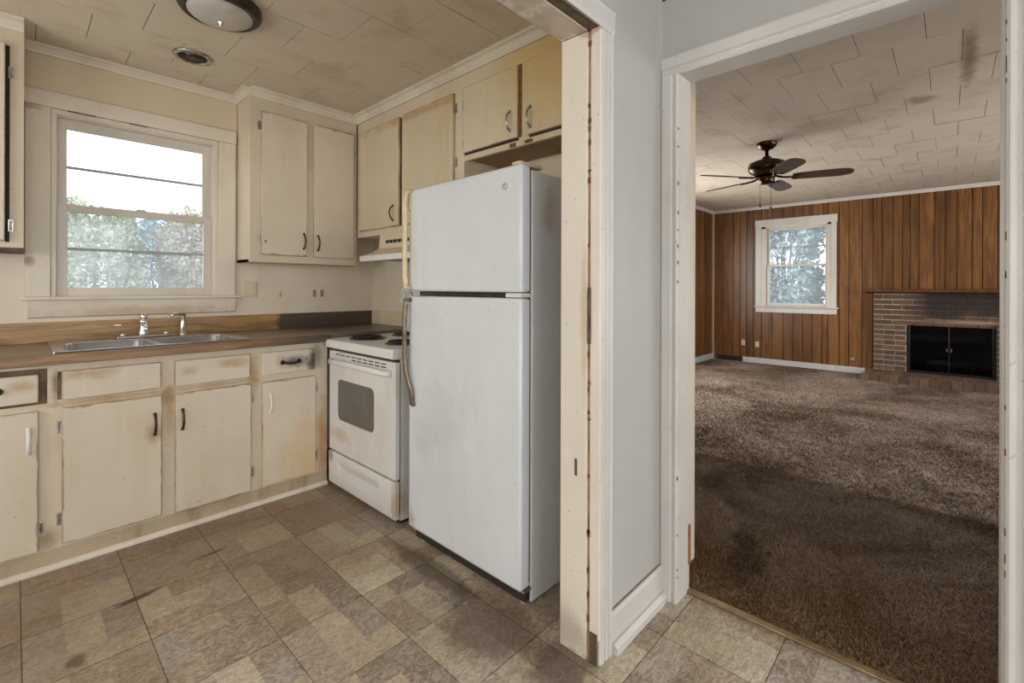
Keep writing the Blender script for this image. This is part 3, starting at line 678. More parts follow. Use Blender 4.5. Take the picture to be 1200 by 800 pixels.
# ------------------------------------------------------------------ hardware
def pull(parent, mat, c, axis, L=.095, out=.028, w_=.0045, name='handle'):
    """arched pull with two feet; c = centre on the door face, axis: 'x' door faces -x, 'y' door faces -y; vertical"""
    pts = []
    for k in range(13):
        t = k/12; z = (t-.5)*L; d = out*math.sin(PI*t)**.6 if 0 < t < 1 else 0
        pts.append((c[0]-d, c[1], c[2]+z) if axis == 'x' else (c[0], c[1]-d, c[2]+z))
    mb = MB().tube(pts, w_, 8, ry=w_*1.3)
    for zz in (-L/2, L/2):
        r = .008
        mb.lathe([(r, 0), (r, -.004), (r*.6, -.007)] if True else [], (c[0], c[1], c[2]+zz), 12, axis)
    return mb.build(name, mat, parent, smooth=True)
def hinge(parent, c, axis):
    mb = MB()
    if axis == 'y': mb.box(c[0]-.008, c[0]+.008, c[1]-.003, c[1]+.002, c[2]-.026, c[2]+.026); mb.tube([(c[0], c[1]-.004, c[2]-.022), (c[0], c[1]-.004, c[2]+.022)], .0038, 8)
    else: mb.box(c[0]-.003, c[0]+.002, c[1]-.008, c[1]+.008, c[2]-.026, c[2]+.026); mb.tube([(c[0]-.004, c[1], c[2]-.022), (c[0]-.004, c[1], c[2]+.022)], .0038, 8)
    return mb.build('hinge', M['worn_chrome'], parent)

# ------------------------------------------------------------------ base cabinets
YF = 2.777          # face frame plane
def frame_y(name, x0, x1, z0, z1, holes, yf, depth, mat, parent):
    """carcass whose front has rectangular holes (x0,x1,z0,z1)"""
    xs = sorted({x0, x1, *[h[0] for h in holes], *[h[1] for h in holes]}); zs = sorted({z0, z1, *[h[2] for h in holes], *[h[3] for h in holes]})
    mb = MB()
    for a, b2 in zip(xs, xs[1:]):
        for c_, d_ in zip(zs, zs[1:]):
            mx, mz = (a+b2)/2, (c_+d_)/2
            if not any(h[0] < mx < h[1] and h[2] < mz < h[3] for h in holes): mb.box(a, b2, yf, yf+.019, c_, d_)
    mb.box(x0, x0+.016, yf+.019, yf+depth, z0, z1).box(x1-.016, x1, yf+.019, yf+depth, z0, z1).box(x0, x1, yf+depth-.006, yf+depth, z0, z1).box(x0, x1, yf+.019, yf+depth, z0, z0+.016)
    o = mb.build(name, mat, parent); bmesh_weld(o); return o
def bmesh_weld(o):
    bm = bmesh.new(); bm.from_mesh(o.data); bmesh.ops.remove_doubles(bm, verts=bm.verts[:], dist=1e-5); bm.to_mesh(o.data); bm.free()
def panel_y(name, mat, x0, x1, z0, z1, yf, parent, t=.017):
    return bx(name, mat, (x0, x1, yf-t, yf-.0005, z0, z1), parent, .004)
bl = thing('base_cabinet', (-.25, YF, 0), 'cream base cabinet at the left edge with a drawer hanging low in its opening', 'cabinet')
frame_y('carcass', -.60, .108, .085, .875, [(-.50, .098, .705, .855), (-.50, .060, .10, .67)], YF, .55, M['cream'], bl)
dr = bx('drawer_front', M['cream_door'], (-.52, .072, YF-.012, YF+.006, .716, .833), bl, .004)
bx('drawer_box', M['dark_wood'], (-.50, .066, YF+.016, YF+.45, .722, .80), bl)
bx('opening_back', M['ext_brown'], (-.50, .099, YF+.010, YF+.014, .704, .857), bl)
do = panel_y('door', M['cream_door'], -.46, .072, .093, .681, YF, bl)
pull(do, M['white_plastic'], (.043, YF-.017, .562), 'y', .10, .020, .006)
hinge(bl, (.080, YF-.002, .19), 'y')
mb = MB().lathe([(.013, 0), (.013, -.012), (.007, -.018)], (-.04, YF-.012, .778), 14, 'y'); mb.build('knob', M['bronze'], dr, smooth=True)

bs = thing('sink_cabinet', (.5, YF, 0), 'cream sink base cabinet with two false drawer fronts and two doors', 'cabinet')
frame_y('carcass', .108, .908, .085, .875, [(.150, .482, .115, .668), (.552, .874, .105, .662)], YF, .55, M['cream'], bs)
bx('bare_stile', M['ext_brown'], (.128, .140, YF-.0012, YF+.002, .716, .835), bs)
panel_y('false_drawer_front', M['cream_door'], .141, .486, .713, .837, YF, bs); panel_y('false_drawer_front', M['cream_door'], .539, .879, .711, .837, YF, bs)
dA = panel_y('door', M['cream_door'], .143, .489, .098, .680, YF, bs); dB = panel_y('door', M['cream_door'], .542, .883, .090, .676, YF, bs)
pull(dA, M['bronze'], (.461, YF-.017, .545), 'y'); pull(dB, M['bronze'], (.571, YF-.017, .546), 'y')
for x, z in ((.134, .598), (.134, .205), (.892, .592), (.892, .193)): hinge(bs, (x, YF-.002, z), 'y')

bc = thing('corner_base_cabinet', (1.1, YF, 0), 'narrow cream base cabinet with one drawer beside the range', 'cabinet')
frame_y('carcass', .908, 1.312, .085, .875, [(.95, 1.222, .105, .662)], YF, .55, M['cream'], bc)
dr = panel_y('drawer_front', M['smudged_drawer'], .937, 1.231, .710, .836, YF, bc)
dC = panel_y('door', M['cream_door'], .939, 1.236, .094, .674, YF, bc)
pull(dC, M['white_plastic'], (.980, YF-.017, .553), 'y', .10, .018, .005)
mb = MB()
for k in range(1): mb.tube([(1.045+.09*t, YF-.017-.022*math.sin(PI*t)**.6, .771-.006*math.sin(PI*t)) for t in [i/12 for i in range(13)]], .007, 10)
mb.lathe([(.013, 0), (.013, -.004)], (1.045, YF-.017, .771), 12, 'y').lathe([(.013, 0), (.013, -.004)], (1.135, YF-.017, .771), 12, 'y')
mb.build('drawer_pull', M['black'], dr, smooth=True)
for x, z in ((1.243, .60), (1.243, .19)): hinge(bc, (x, YF-.002, z), 'y')
kb = MB().box(-.60, 1.312, YF+.001, YF+.016, 0, .087).build('baseboard_cabinets', M['kick']); struct(kb, 'painted kick board under the base cabinets', 'baseboard')
MB().prism([(YF, 0), (YF-.016, 0), (YF-.016, .008), (YF-.010, .018), (YF, .022)], 'x', -.60, 1.312).build('shoe_moulding', M['trim_k'], kb)

# ------------------------------------------------------------------ countertop with sink cut-out
SX0, SX1, SY0, SY1 = .118, .874, 2.765, 3.255
ct = thing('countertop', (.6, 2.72, .878), 'long worn wood-laminate countertop running under the window', 'countertop')
mb = MB()
for d in ((-.6, SX0+.01, 2.735, 3.358), (SX1-.01, 1.955, 2.735, 3.358), (SX0+.01, SX1-.01, 2.735, SY0+.01), (SX0+.01, SX1-.01, SY1-.01, 3.358)): mb.box(d[0], d[1], d[2], d[3], .876, .914)
mb.build('worktop', M['counter'], ct)
bx('front_edge', M['counter_edge'], (-.6, 1.312, 2.717, 2.736, .873, .9145), ct, .004)
bx('backsplash', M['splash'], (-.6, 1.945, 3.338, 3.359, .914, 1.016), ct, .003)
bx('clip', M['worn_chrome'], (.375, .405, 3.333, 3.339, .985, .991), ct)
bx('side_splash', M['plate'], (1.938, 1.959, 2.745, 3.338, .914, 1.02), ct, .003)

# sink
sk = thing('kitchen_sink', (.5, 3.0, .914), 'double-bowl stainless steel sink set in the countertop', 'sink')
def rrect(x0, x1, y0, y1, r, n=5):
    out = []
    for cx, cy, a0 in ((x1-r, y1-r, 0), (x0+r, y1-r, PI/2), (x0+r, y0+r, PI), (x1-r, y0+r, 1.5*PI)):
        for k in range(n+1): a = a0 + PI/2*k/n; out.append((cx+r*math.cos(a), cy+r*math.sin(a)))
    return out
def bowl(x0, x1, y0, y1):
    bm = bmesh.new(); rings = []
    for z, ins, r in ((.9205, -.006, .066), (.919, 0, .06), (.912, .004, .058), (.80, .014, .06), (.775, .03, .06), (.768, .07, .06)):
        rings.append([bm.verts.new((x, y, z)) for x, y in rrect(x0+ins, x1-ins, y0+ins, y1-ins, r)])
    for a, b2 in zip(rings, rings[1:]):
        n = len(a)
        for i in range(n): bm.faces.new((a[i], a[(i+1) % n], b2[(i+1) % n], b2[i]))
    bm.faces.new(rings[-1]); mb = MB(); mb.bm.free(); mb.bm = bm
    return mb
B1 = (.160, .478, 2.800, 3.165); B2 = (.512, .832, 2.800, 3.165)
# deck: grid of strips around the bowls
mb = MB()
for d in ((SX0, B1[0], SY0, SY1+.045), (B1[1], B2[0], SY0, SY1+.045), (B2[1], SX1, SY0, SY1+.045), (B1[0], B1[1], SY0, B1[2]), (B2[0], B2[1], SY0, B2[2]), (B1[0], B1[1], B1[3], SY1+.045), (B2[0], B2[1], B2[3], SY1+.045)):
    mb.box(d[0], d[1], d[2], d[3], .9135, .9195)
mb.tube([(SX0, SY0, .918), (SX1, SY0, .918), (SX1, SY1+.045, .918), (SX0, SY1+.045, .918), (SX0, SY0, .918)], .0045, 8)
mb.build('deck', M['steel'], sk)
# corner fillers for the rounded bowls
for B in (B1, B2):
    bw = bowl(*B).build('bowl', M['steel'], sk, smooth=True)
    for cx, cy, a0 in ((B[1], B[3], 0), (B[0], B[3], PI/2), (B[0], B[2], PI), (B[1], B[2], 1.5*PI)):
        ix, iy = (-1 if a0 in (0, 1.5*PI) else 1), (-1 if a0 in (0, PI/2) else 1)
        arc = [(cx+ix*.06 + .06*math.cos(a0+PI/2*k/6), cy+iy*.06 + .06*math.sin(a0+PI/2*k/6)) for k in range(7)]
        MB().prism([(cx, cy)] + arc, 'z', .914, .9195).build('bowl_corner', M['steel'], sk)
    MB().lathe([(.04, 0), (.04, .003), (.028, .003), (.024, -.002)], ((B[0]+B[1])/2, (B[2]+B[3])/2, .769), 20).build('drain', M['chrome'], sk, smooth=True)
fc = thing('faucet', (.49, 3.255, .9195), 'chrome faucet with its spout turned back, on a deck plate behind the sink', 'faucet')
MB().box(.375, .625, 3.225, 3.285, .9195, .931).build('deck_plate', M['chrome'], fc, .008, seg=3)
MB().lathe([(.026, 0), (.026, .012), (.020, .03), (.019, .065), (.022, .075), (.021, .085), (.012, .092)], (.492, 3.252, .931), 20).build('body', M['chrome'], fc, smooth=True)
MB().lathe([(.012, 0), (.017, .006), (.017, .024), (.010, .034), (.005, .036)], (.492, 3.252, 1.018), 16).build('knob', M['chrome'], fc, smooth=True)
MB().tube([(.492, 3.24, .975), (.488, 3.19, .985), (.484, 3.13, .985), (.484, 3.118, .968)], [.011, .010, .009, .008], 10).build('spout', M['chrome'], fc, smooth=True)
for x in (.405, .595): MB().lathe([(.016, 0), (.015, .012), (.009, .016)], (x, 3.255, .931), 14).build('cap', M['chrome'], fc, smooth=True)
dp = thing('side_tap', (.675, 3.27, .9195), 'slender chrome tap with hooked spout right of the faucet', 'faucet')
MB().lathe([(.024, 0), (.022, .008), (.014, .016), (.0125, .10), (.016, .112), (.014, .124)], (.675, 3.262, .9195), 18).build('stem', M['chrome'], dp, smooth=True)
MB().tube([(.678, 3.258, 1.036), (.655, 3.245, 1.046), (.628, 3.228, 1.044), (.608, 3.214, 1.034)], [.012, .0115, .0095, .006], 10).build('spout', M['chrome'], dp, smooth=True)

# ------------------------------------------------------------------ wall cabinets
def frame_x(name, y0, y1, z0, z1, holes, xf, depth, mat, parent, bottom=True):
    ys = sorted({y0, y1, *[h[0] for h in holes], *[h[1] for h in holes]}); zs = sorted({z0, z1, *[h[2] for h in holes], *[h[3] for h in holes]})
    mb = MB()
    for a, b2 in zip(ys, ys[1:]):
        for c_, d_ in zip(zs, zs[1:]):
            my, mz = (a+b2)/2, (c_+d_)/2
            if not any(h[0] < my < h[1] and h[2] < mz < h[3] for h in holes): mb.box(xf, xf+.019, a, b2, c_, d_)
    mb.box(xf+.019, xf+depth, y0, y0+.016, z0, z1).box(xf+.019, xf+depth, y1-.016, y1, z0, z1).box(xf+depth-.006, xf+depth, y0, y1, z0, z1)
    o = mb.build(name, mat, parent); bmesh_weld(o); return o
def panel_x(name, mat, y0, y1, z0, z1, xf, parent, t=.017):
    return bx(name, mat, (xf-t, xf-.0005, y0, y1, z0, z1), parent, .004)
YU = 3.12
uw = thing('wall_cabinet', (1.34, YU, 1.355), 'cream two-door wall cabinet just right of the kitchen window', 'cabinet')
frame_y('carcass', .985, 1.69, 1.355, 2.42, [(1.055, 1.318, 1.41, 2.275), (1.385, 1.645, 1.41, 2.275)], YU, .238, M['cream'], uw)
dA = panel_y('door', M['cream_door_w'], 1.046, 1.329, 1.400, 2.290, YU, uw); dB = panel_y('door', M['cream_door_w'], 1.373, 1.660, 1.398, 2.290, YU, uw)
pull(dA, M['bronze'], (1.306, YU-.017, 1.50), 'y'); pull(dB, M['bronze'], (1.400, YU-.017, 1.495), 'y')
bx('stray_latch', M['rust'], (1.066, 1.074, YU-.0185, YU-.0165, 1.475, 1.492), dA)
for x, z in ((1.036, 2.20), (1.036, 1.50), (1.668, 1.49), (1.668, 2.15)): hinge(uw, (x, YU-.002, z), 'y')
ul = thing('left_wall_cabinet', (-.3, YU, 1.36), 'cream wall cabinet at the left edge, its door standing slightly open', 'cabinet')
frame_y('carcass', -.70, .031, 1.375, 2.42, [(-.62, -.014, 1.42, 2.29)], YU, .238, M['cream'], ul)
bx('bottom_board', M['dark_wood'], (-.70, .031, YU+.0, YU+.238, 1.358, 1.376), ul)
o = bx('door', M['cream_door_w'], (-.50, -.028, YU-.030, YU-.013, 1.405, 2.295), ul, .004)
bx('shadow_gap', M['dark'], (-.028, -.014, YU-.004, YU+.001, 1.40, 2.29), ul)
for z in (2.17, 1.475): hinge(ul, (-.010, YU-.004, z), 'y')

XU = 1.69
ue = thing('tall_wall_cabinet', (XU, 2.55, 1.55), 'cream wall cabinet with two doors above the range hood', 'cabinet')
frame_x('carcass', 1.945, 3.105, 1.553, 2.42, [(2.565, 3.05, 1.60, 2.27), (2.035, 2.51, 1.60, 2.27)], XU, .268, M['cream'], ue)
bx('bottom_board', M['cream'], (XU+.019, XU+.26, 1.961, 3.09, 1.553, 1.568), ue)
dC = panel_x('door', M['cream_door_e'], 2.558, 3.060, 1.592, 2.286, XU, ue); dD = panel_x('door', M['cream_door_e'], 2.022, 2.526, 1.592, 2.286, XU, ue)
bx('shadow_gap', M['dark'], (XU-.003, XU+.001, 2.527, 2.557, 1.595, 2.28), ue)
pull(dC, M['bronze'], (XU-.017, 2.622, 1.68), 'x')
for z in (2.20, 1.90, 1.68): hinge(ue, (XU-.002, 2.012, z), 'x')
for z in (2.15, 1.70): hinge(ue, (XU-.002, 3.068, z), 'x')
uf = thing('over_fridge_cabinet', (XU, 1.45, 1.89), 'yellowed short wall cabinet above the refrigerator with a rust-stained underside', 'cabinet')
frame_x('carcass', .957, 1.945, 1.893, 2.42, [(1.545, 1.94-.005, 1.94, 2.27), (1.08, 1.465, 1.94, 2.27)], XU, .268, M['cream_mid'] if 'cream_mid' in M else M['cream_old'], uf)
bx('bottom_board', M['underside'], (XU+.019, XU+.262, .973, 1.929, 1.900, 1.915), uf)
dE = panel_x('door', M['cream_old_door'], 1.536, 1.940, 1.932, 2.287, XU, uf); dF = panel_x('door', M['cream_old_door'], 1.072, 1.476, 1.930, 2.287, XU, uf)
bx('shadow_gap', M['rust'], (XU-.003, XU+.001, 1.520, 1.537, 1.935, 2.29), uf)
bx('shadow_gap', M['dark'], (XU-.003, XU+.001, 1.08, 1.47, 1.920, 1.931), uf)
bx('shadow_gap', M['dark'], (XU-.003, XU+.001, 1.54, 1.94, 1.922, 1.933), uf)
bx('rust_mark', M['rust'], (XU-.002, XU+.001, 1.45, 1.50, 1.897, 1.912), uf); bx('rust_mark', M['rust'], (XU-.002, XU+.001, 1.56, 1.60, 1.895, 1.915), uf)
pull(dE, M['worn_chrome'], (XU-.017, 1.585, 2.02), 'x'); pull(dF, M['worn_chrome'], (XU-.017, 1.452, 2.01), 'x')
for z in (2.20, 1.99): hinge(uf, (XU-.003, 1.949, z), 'x')

# range hood
hd = thing('range_hood', (1.62, 2.38, 1.36), 'almond range hood mounted under the wall cabinet', 'range hood')
MB().prism([(1.955, 1.551), (1.665, 1.551), (1.655, 1.455), (1.60, 1.425), (1.535, 1.402), (1.525, 1.396), (1.525, 1.366), (1.535, 1.366), (1.56, 1.38), (1.955, 1.38)], 'y', 2.02, 2.765).build('canopy', M['plate'], hd, .002)
bx('front_lip', M['range_white'], (1.520, 1.527, 2.018, 2.767, 1.364, 1.400), hd, .002)
for k in range(6): bx('vent_slot', M['dark'], (1.654, 1.660, 2.42+.045*k, 2.452+.045*k, 1.485, 1.505), hd)
bx('filter', M['dark_rim'], (1.60, 1.90, 2.08, 2.70, 1.372, 1.381), hd)

# ------------------------------------------------------------------ range
rg = thing('electric_range', (1.6, 2.37, 0), 'white electric coil range between the cabinets and refrigerator', 'stove')
RY0, RY1, XF = 2.012, 2.722, 1.302
bx('body', M['range_white'], (1.338, 1.93, RY0+.006, RY1-.006, .02, .838), rg, .003)
bx('shadow_gap', M['dark'], (1.325, 1.339, RY0+.015, RY1-.015, .06, .832), rg)
MB().prism([(1.278, .842), (1.278, .880), (1.284, .889), (1.31, .892), (1.93, .896), (1.93, .838), (1.300, .838)], 'y', RY0-.006, RY1+.010).build('cooktop', M['range_white'], rg, .004)
# oven door with a recessed window
def ring_panel(x0, x1, y0, y1, z0, z1, hy0, hy1, hz0, hz1, r):
    bm = bmesh.new(); n = 6
    out = []; inn = rrect(hy0, hy1, hz0, hz1, r, n)
    # outer ring with the same count
    for (y, z) in inn:
        dy, dz = y-(hy0+hy1)/2, z-(hz0+hz1)/2
        k = min(((y1-y0)/2)/abs(dy) if dy else 9, ((z1-z0)/2)/abs(dz) if dz else 9); out.append((y, z))
    seg = len(inn); per = []
    q = n+1
    corners = [(y1, z1), (y0, z1), (y0, z0), (y1, z0)]
    for i in range(seg): per.append(corners[i // q])
    A = [bm.verts.new((x0, y, z)) for y, z in per]; Bv = [bm.verts.new((x0, y, z)) for y, z in inn]; Cv = [bm.verts.new((x0+.008, y, z)) for y, z in inn]; D = [bm.verts.new((x1, y, z)) for y, z in per]
    for i in range(seg):
        j = (i+1) % seg
        for a, b2 in ((A, Bv), (Bv, Cv), (D, A)):
            vs = [a[i], a[j], b2[j], b2[i]]
            try: bm.faces.new(vs)
            except Exception: pass
    try: bm.faces.new(D)
    except Exception: pass
    bmesh.ops.remove_doubles(bm, verts=bm.verts[:], dist=1e-6); bmesh.ops.dissolve_degenerate(bm, edges=bm.edges[:], dist=1e-6)
    mb = MB(); mb.bm.free(); mb.bm = bm; return mb
od = ring_panel(XF, 1.326, RY0, RY1, .236, .822, 2.215, 2.625, .425, .662, .035).build('oven_door', M['range_white'], rg)
MB().prism(rrect(2.216, 2.624, .426, .661, .034, 6), 'x', XF+.006, XF+.011).build('door_window', M['oven_glass'], od)
pts = [(XF, 2.052, .762), (XF-.028, 2.075, .764), (XF-.042, 2.16, .768), (XF-.048, 2.37, .772), (XF-.042, 2.57, .768), (XF-.030, 2.66, .764), (XF, 2.690, .762)]
MB().tube(pts, .016, 12, ry=.010, side=(0, 0, 1)).build('handle', M['range_white'], od, smooth=True)
for r_, zz in enumerate((.805, .789)):
    for k in range(9):
        if r_ == 1 and k > 5: continue
        bx('vent_slot', M['dark'], (XF-.0008, XF+.004, 2.10+.062*k, 2.148+.062*k, zz-.003, zz+.003), od)
dr = MB().prism([(1.326, .035), (XF, .035), (XF-.003, .045), (XF-.003, .105), (XF+.008, .14), (XF+.008, .150), (XF-.006, .178), (XF-.006, .214), (XF, .224), (1.326, .224)], 'y', 2.16, 2.60)
dr.prism([(1.326, .035), (XF, .035), (XF-.003, .045), (XF-.006, .214), (XF, .224), (1.326, .224)], 'y', RY0, 2.16).prism([(1.326, .035), (XF, .035), (XF-.003, .045), (XF-.006, .214), (XF, .224), (1.326, .224)], 'y', 2.60, RY1)
dr.build('storage_drawer', M['range_white'], rg, .002)
bx('plinth', M['dark'], (1.345, 1.90, RY0+.02, RY1-.02, 0, .03), rg)
for (bxx, byy, r) in ((1.455, 2.545, .095), (1.725, 2.55, .078), (1.455, 2.19, .078), (1.725, 2.185, .095)):
    MB().lathe([(r+.012, .0), (r+.010, .004), (r, .002), (r*.4, -.004)], (bxx, byy, .894), 28).build('drip_bowl', M['black'], rg, smooth=True)
    pts = []; turns = 3.6; n = 100
    for k in range(n+1):
        t = k/n; a = 2*PI*turns*t; rr = .018 + (r-.022)*t; pts.append((bxx+rr*math.cos(a), byy+rr*math.sin(a), .905))
    MB().tube(pts, .0045, 6).build('burner_coil', M['coil'], rg, smooth=True)
bg_ = MB().prism([(1.953, .896), (1.855, .896), (1.855, 1.085), (1.800, 1.09), (1.814, 1.195), (1.834, 1.203), (1.953, 1.203)], 'y', RY0, RY1+.02).build('backguard', M['range_white'], rg, .003)
for y in (2.685, 2.615, 2.15, 2.08):
    MB().lathe([(.026, 0), (.024, -.018), (.012, -.02)], (1.806, y, 1.145), 18, 'x').build('knob', M['white_plastic'], bg_, smooth=True)
    bx('knob_mark', M['dark'], (1.7845, 1.7865, y-.002, y+.002, 1.142, 1.162), bg_)
bx('clock_window', M['black'], (1.800, 1.808, 2.30, 2.44, 1.12, 1.17), bg_)

# ------------------------------------------------------------------ refrigerator
fr = thing('refrigerator', (1.6, 1.5, 0), 'white top-freezer refrigerator with yellowed handle and scuffed door', 'refrigerator')
FY0, FY1 = 1.152, 1.868
bx('body', M['enamel_side'], (1.345, 1.955, FY0+.003, FY1-.003, .004, 1.648), fr, .006)
bx('door_gasket', M['dark_rim'], (1.334, 1.346, FY0+.012, FY1-.012, .08, 1.645), fr)
fz = bx('freezer_door', M['enamel'], (1.279, 1.334, FY0, FY1, 1.182, 1.660), fr, .010)
fd = bx('fridge_door', M['enamel'], (1.279, 1.334, FY0, FY1, .072, 1.160), fr, .010)
def strap(pts, w_, t, name, mat, par):
    """flat strap: width along y"""
    mb = MB(); mb.tube(pts, w_, 12, ry=w_*t, side=(0, 1, 0)); return mb.build(name, mat, par, smooth=True)
strap([(1.279, 1.852, 1.652), (1.258, 1.856, 1.648), (1.248, 1.858, 1.60), (1.250, 1.862, 1.565), (1.253, 1.860, 1.53), (1.252, 1.861, 1.47), (1.251, 1.861, 1.36), (1.252, 1.861, 1.26), (1.255, 1.858, 1.222), (1.252, 1.860, 1.202), (1.279, 1.850, 1.196)], .014, .8, 'handle', M['old_plastic'], fz)
bx('handle_plate', M['old_plastic'], (1.270, 1.281, 1.842, 1.866, 1.56, 1.655), fz, .003)
strap([(1.279, 1.850, 1.142), (1.252, 1.860, 1.138), (1.255, 1.858, 1.118), (1.251, 1.861, 1.07), (1.251, 1.861, .96), (1.251, 1.860, .86), (1.254, 1.852, .80), (1.258, 1.838, .755), (1.264, 1.828, .72), (1.268, 1.824, .66), (1.276, 1.824, .652)], .013, .8, 'handle', M['grey_handle'], fd)
bx('hinge', M['white_plastic'], (1.284, 1.36, FY0+.005, FY0+.085, 1.163, 1.179), fr, .002)
bx('hinge_cover', M['old_plastic'], (1.285, 1.42, FY0+.012, FY0+.055, 1.661, 1.674), fr, .004)
bx('base_grille', M['dark'], (1.318, 1.345, FY0+.01, FY1-.01, .012, .066), fr, .002); bx('grille_lip', M['beige'], (1.305, 1.320, FY0+.05, FY1-.01, .052, .064), fr, .002)
for y in (FY0+.03, FY1-.05): bx('foot', M['beige'], (1.325, 1.345, y-.012, y+.012, .0, .020), fr, .004)
bx('bottom_hinge', M['worn_chrome'], (1.30, 1.345, FY0+.002, FY0+.05, .055, .066), fr, .002)
em = MB().lathe([(.0165, 0), (.0165, -.0015), (.0145, -.0025)], (1.2795, 1.232, 1.585), 24, 'x')
bmesh.ops.scale(em.bm, verts=em.bm.verts[:], vec=(1, 1.25, 1), space=Matrix.Translation((-1.2795, -1.232, -1.585)))
emo = em.build('emblem', M['white_plastic'], fz, smooth=True)
pts = [(1.2765, 1.232 + .0115*1.2*math.cos(a), 1.585+.0115*math.sin(a)) for a in [2*PI*k/28 for k in range(29)]]
MB().tube(pts, .0009, 5).build('emblem_ring', M['dark_rim'], emo)
pts = [(1.2765, 1.236 + .0055*math.cos(a), 1.585+.0062*math.sin(a)) for a in [PI*(.25+1.5*k/14) for k in range(15)]]
MB().tube(pts, .0009, 5).build('emblem_curl', M['dark_rim'], emo)

# ------------------------------------------------------------------ wall fittings on the backsplash wall
o1 = thing('outlet_plate', (1.062, 3.36, 1.18), 'painted-over outlet plate right beside the kitchen window', 'outlet')
bx('plate', M['plate'], (1.025, 1.105, 3.354, 3.361, 1.135, 1.235), o1, .003)
for z in (1.165, 1.205): bx('socket', M['cream'], (1.066, 1.094, 3.3515, 3.356, z-.014, z+.014), o1, .002)
o2 = thing('switch_plate', (1.51, 3.36, 1.16), 'wide painted plate with two rusty openings under the wall cabinet', 'switch')
bx('plate', M['wall_k'], (1.405, 1.625, 3.3555, 3.361, 1.11, 1.205), o2, .002)
for x in (1.49, 1.545): bx('opening', M['beige_brown'], (x-.012, x+.012, 3.354, 3.3562, 1.13, 1.18), o2, .002)
o3 = thing('stain_plate', (1.25, 3.36, 1.15), 'small raised plate standing in for a stain midway along the kitchen wall', 'fitting')
bx('cover', M['plate'], (1.243, 1.262, 3.3545, 3.361, 1.13, 1.175), o3, .003); bx('screw', M['rust'], (1.2500, 1.2555, 3.353, 3.3548, 1.147, 1.158), o3)  # raised plate and brown dot put in for a wall stain

# ------------------------------------------------------------------ kitchen ceiling fixtures
LF = thing('ceiling_light', (.61, 2.305, KZ), 'round flush ceiling light with dark rim and glass dome', 'light')
MB().lathe([(.150, 0), (.158, -.004), (.158, -.028), (.148, -.040), (.128, -.044), (.126, -.03)], (.61, 2.305, KZ), 40).build('rim', M['dark_rim'], LF, smooth=True)
MB().lathe([(.128, -.030), (.122, -.046), (.105, -.058), (.075, -.068), (.035, -.074), (.004, -.075)], (.61, 2.305, KZ), 40).build('dome', M['lens'], LF, smooth=True)
MB().lathe([(.012, 0), (.012, -.006), (.006, -.012), (.007, -.018), (.003, -.023)], (.61, 2.305, KZ-.073), 16).build('finial', M['chrome'], LF, smooth=True)
VF = thing('ceiling_vent', (.645, 2.925, KZ), 'small round recessed ceiling vent nearer the window', 'vent')
MB().lathe([(.068, 0), (.088, 0), (.088, -.006), (.080, -.014), (.068, -.012), (.062, .0)], (.645, 2.925, KZ), 32).build('ring', M['worn_chrome'], VF, smooth=True)
MB().lathe([(.066, -.008), (.060, -.004), (.040, -.001), (.004, -.001)], (.645, 2.925, KZ), 32).build('reflector', M['dark_rim'], VF, smooth=True)
MB().lathe([(.030, 0), (.028, -.006), (.010, -.009)], (.645, 2.925, KZ-.0005), 20).build('cap', M['bronze'], VF, smooth=True)

# ------------------------------------------------------------------ ceiling fan
FX, FY_, FZ = 4.65, 1.205, 2.20
fn = thing('ceiling_fan', (FX, FY_, LZ), 'dark five-blade ceiling fan hanging in the living room', 'ceiling fan')
MB().lathe([(.085, 0), (.085, -.008), (.075, -.03), (.05, -.052), (.028, -.062), (.02, -.064)], (FX, FY_, LZ), 28).build('canopy', M['fan_metal'], fn, smooth=True)
MB().lathe([(.016, 0), (.016, -.06), (.03, -.065), (.045, -.085)], (FX, FY_, LZ-.055), 16).build('downrod', M['fan_metal'], fn, smooth=True)
MB().lathe([(.05, .14), (.10, .135), (.145, .115), (.155, .085), (.155, .06), (.14, .035), (.09, .005), (.06, 0)], (FX, FY_, FZ+.015), 36).build('motor_housing', M['fan_metal'], fn, smooth=True)
MB().lathe([(.062, 0), (.066, -.01), (.062, -.05), (.05, -.068), (.01, -.074)], (FX, FY_, FZ+.012), 28).build('switch_housing', M['fan_metal'], fn, smooth=True)
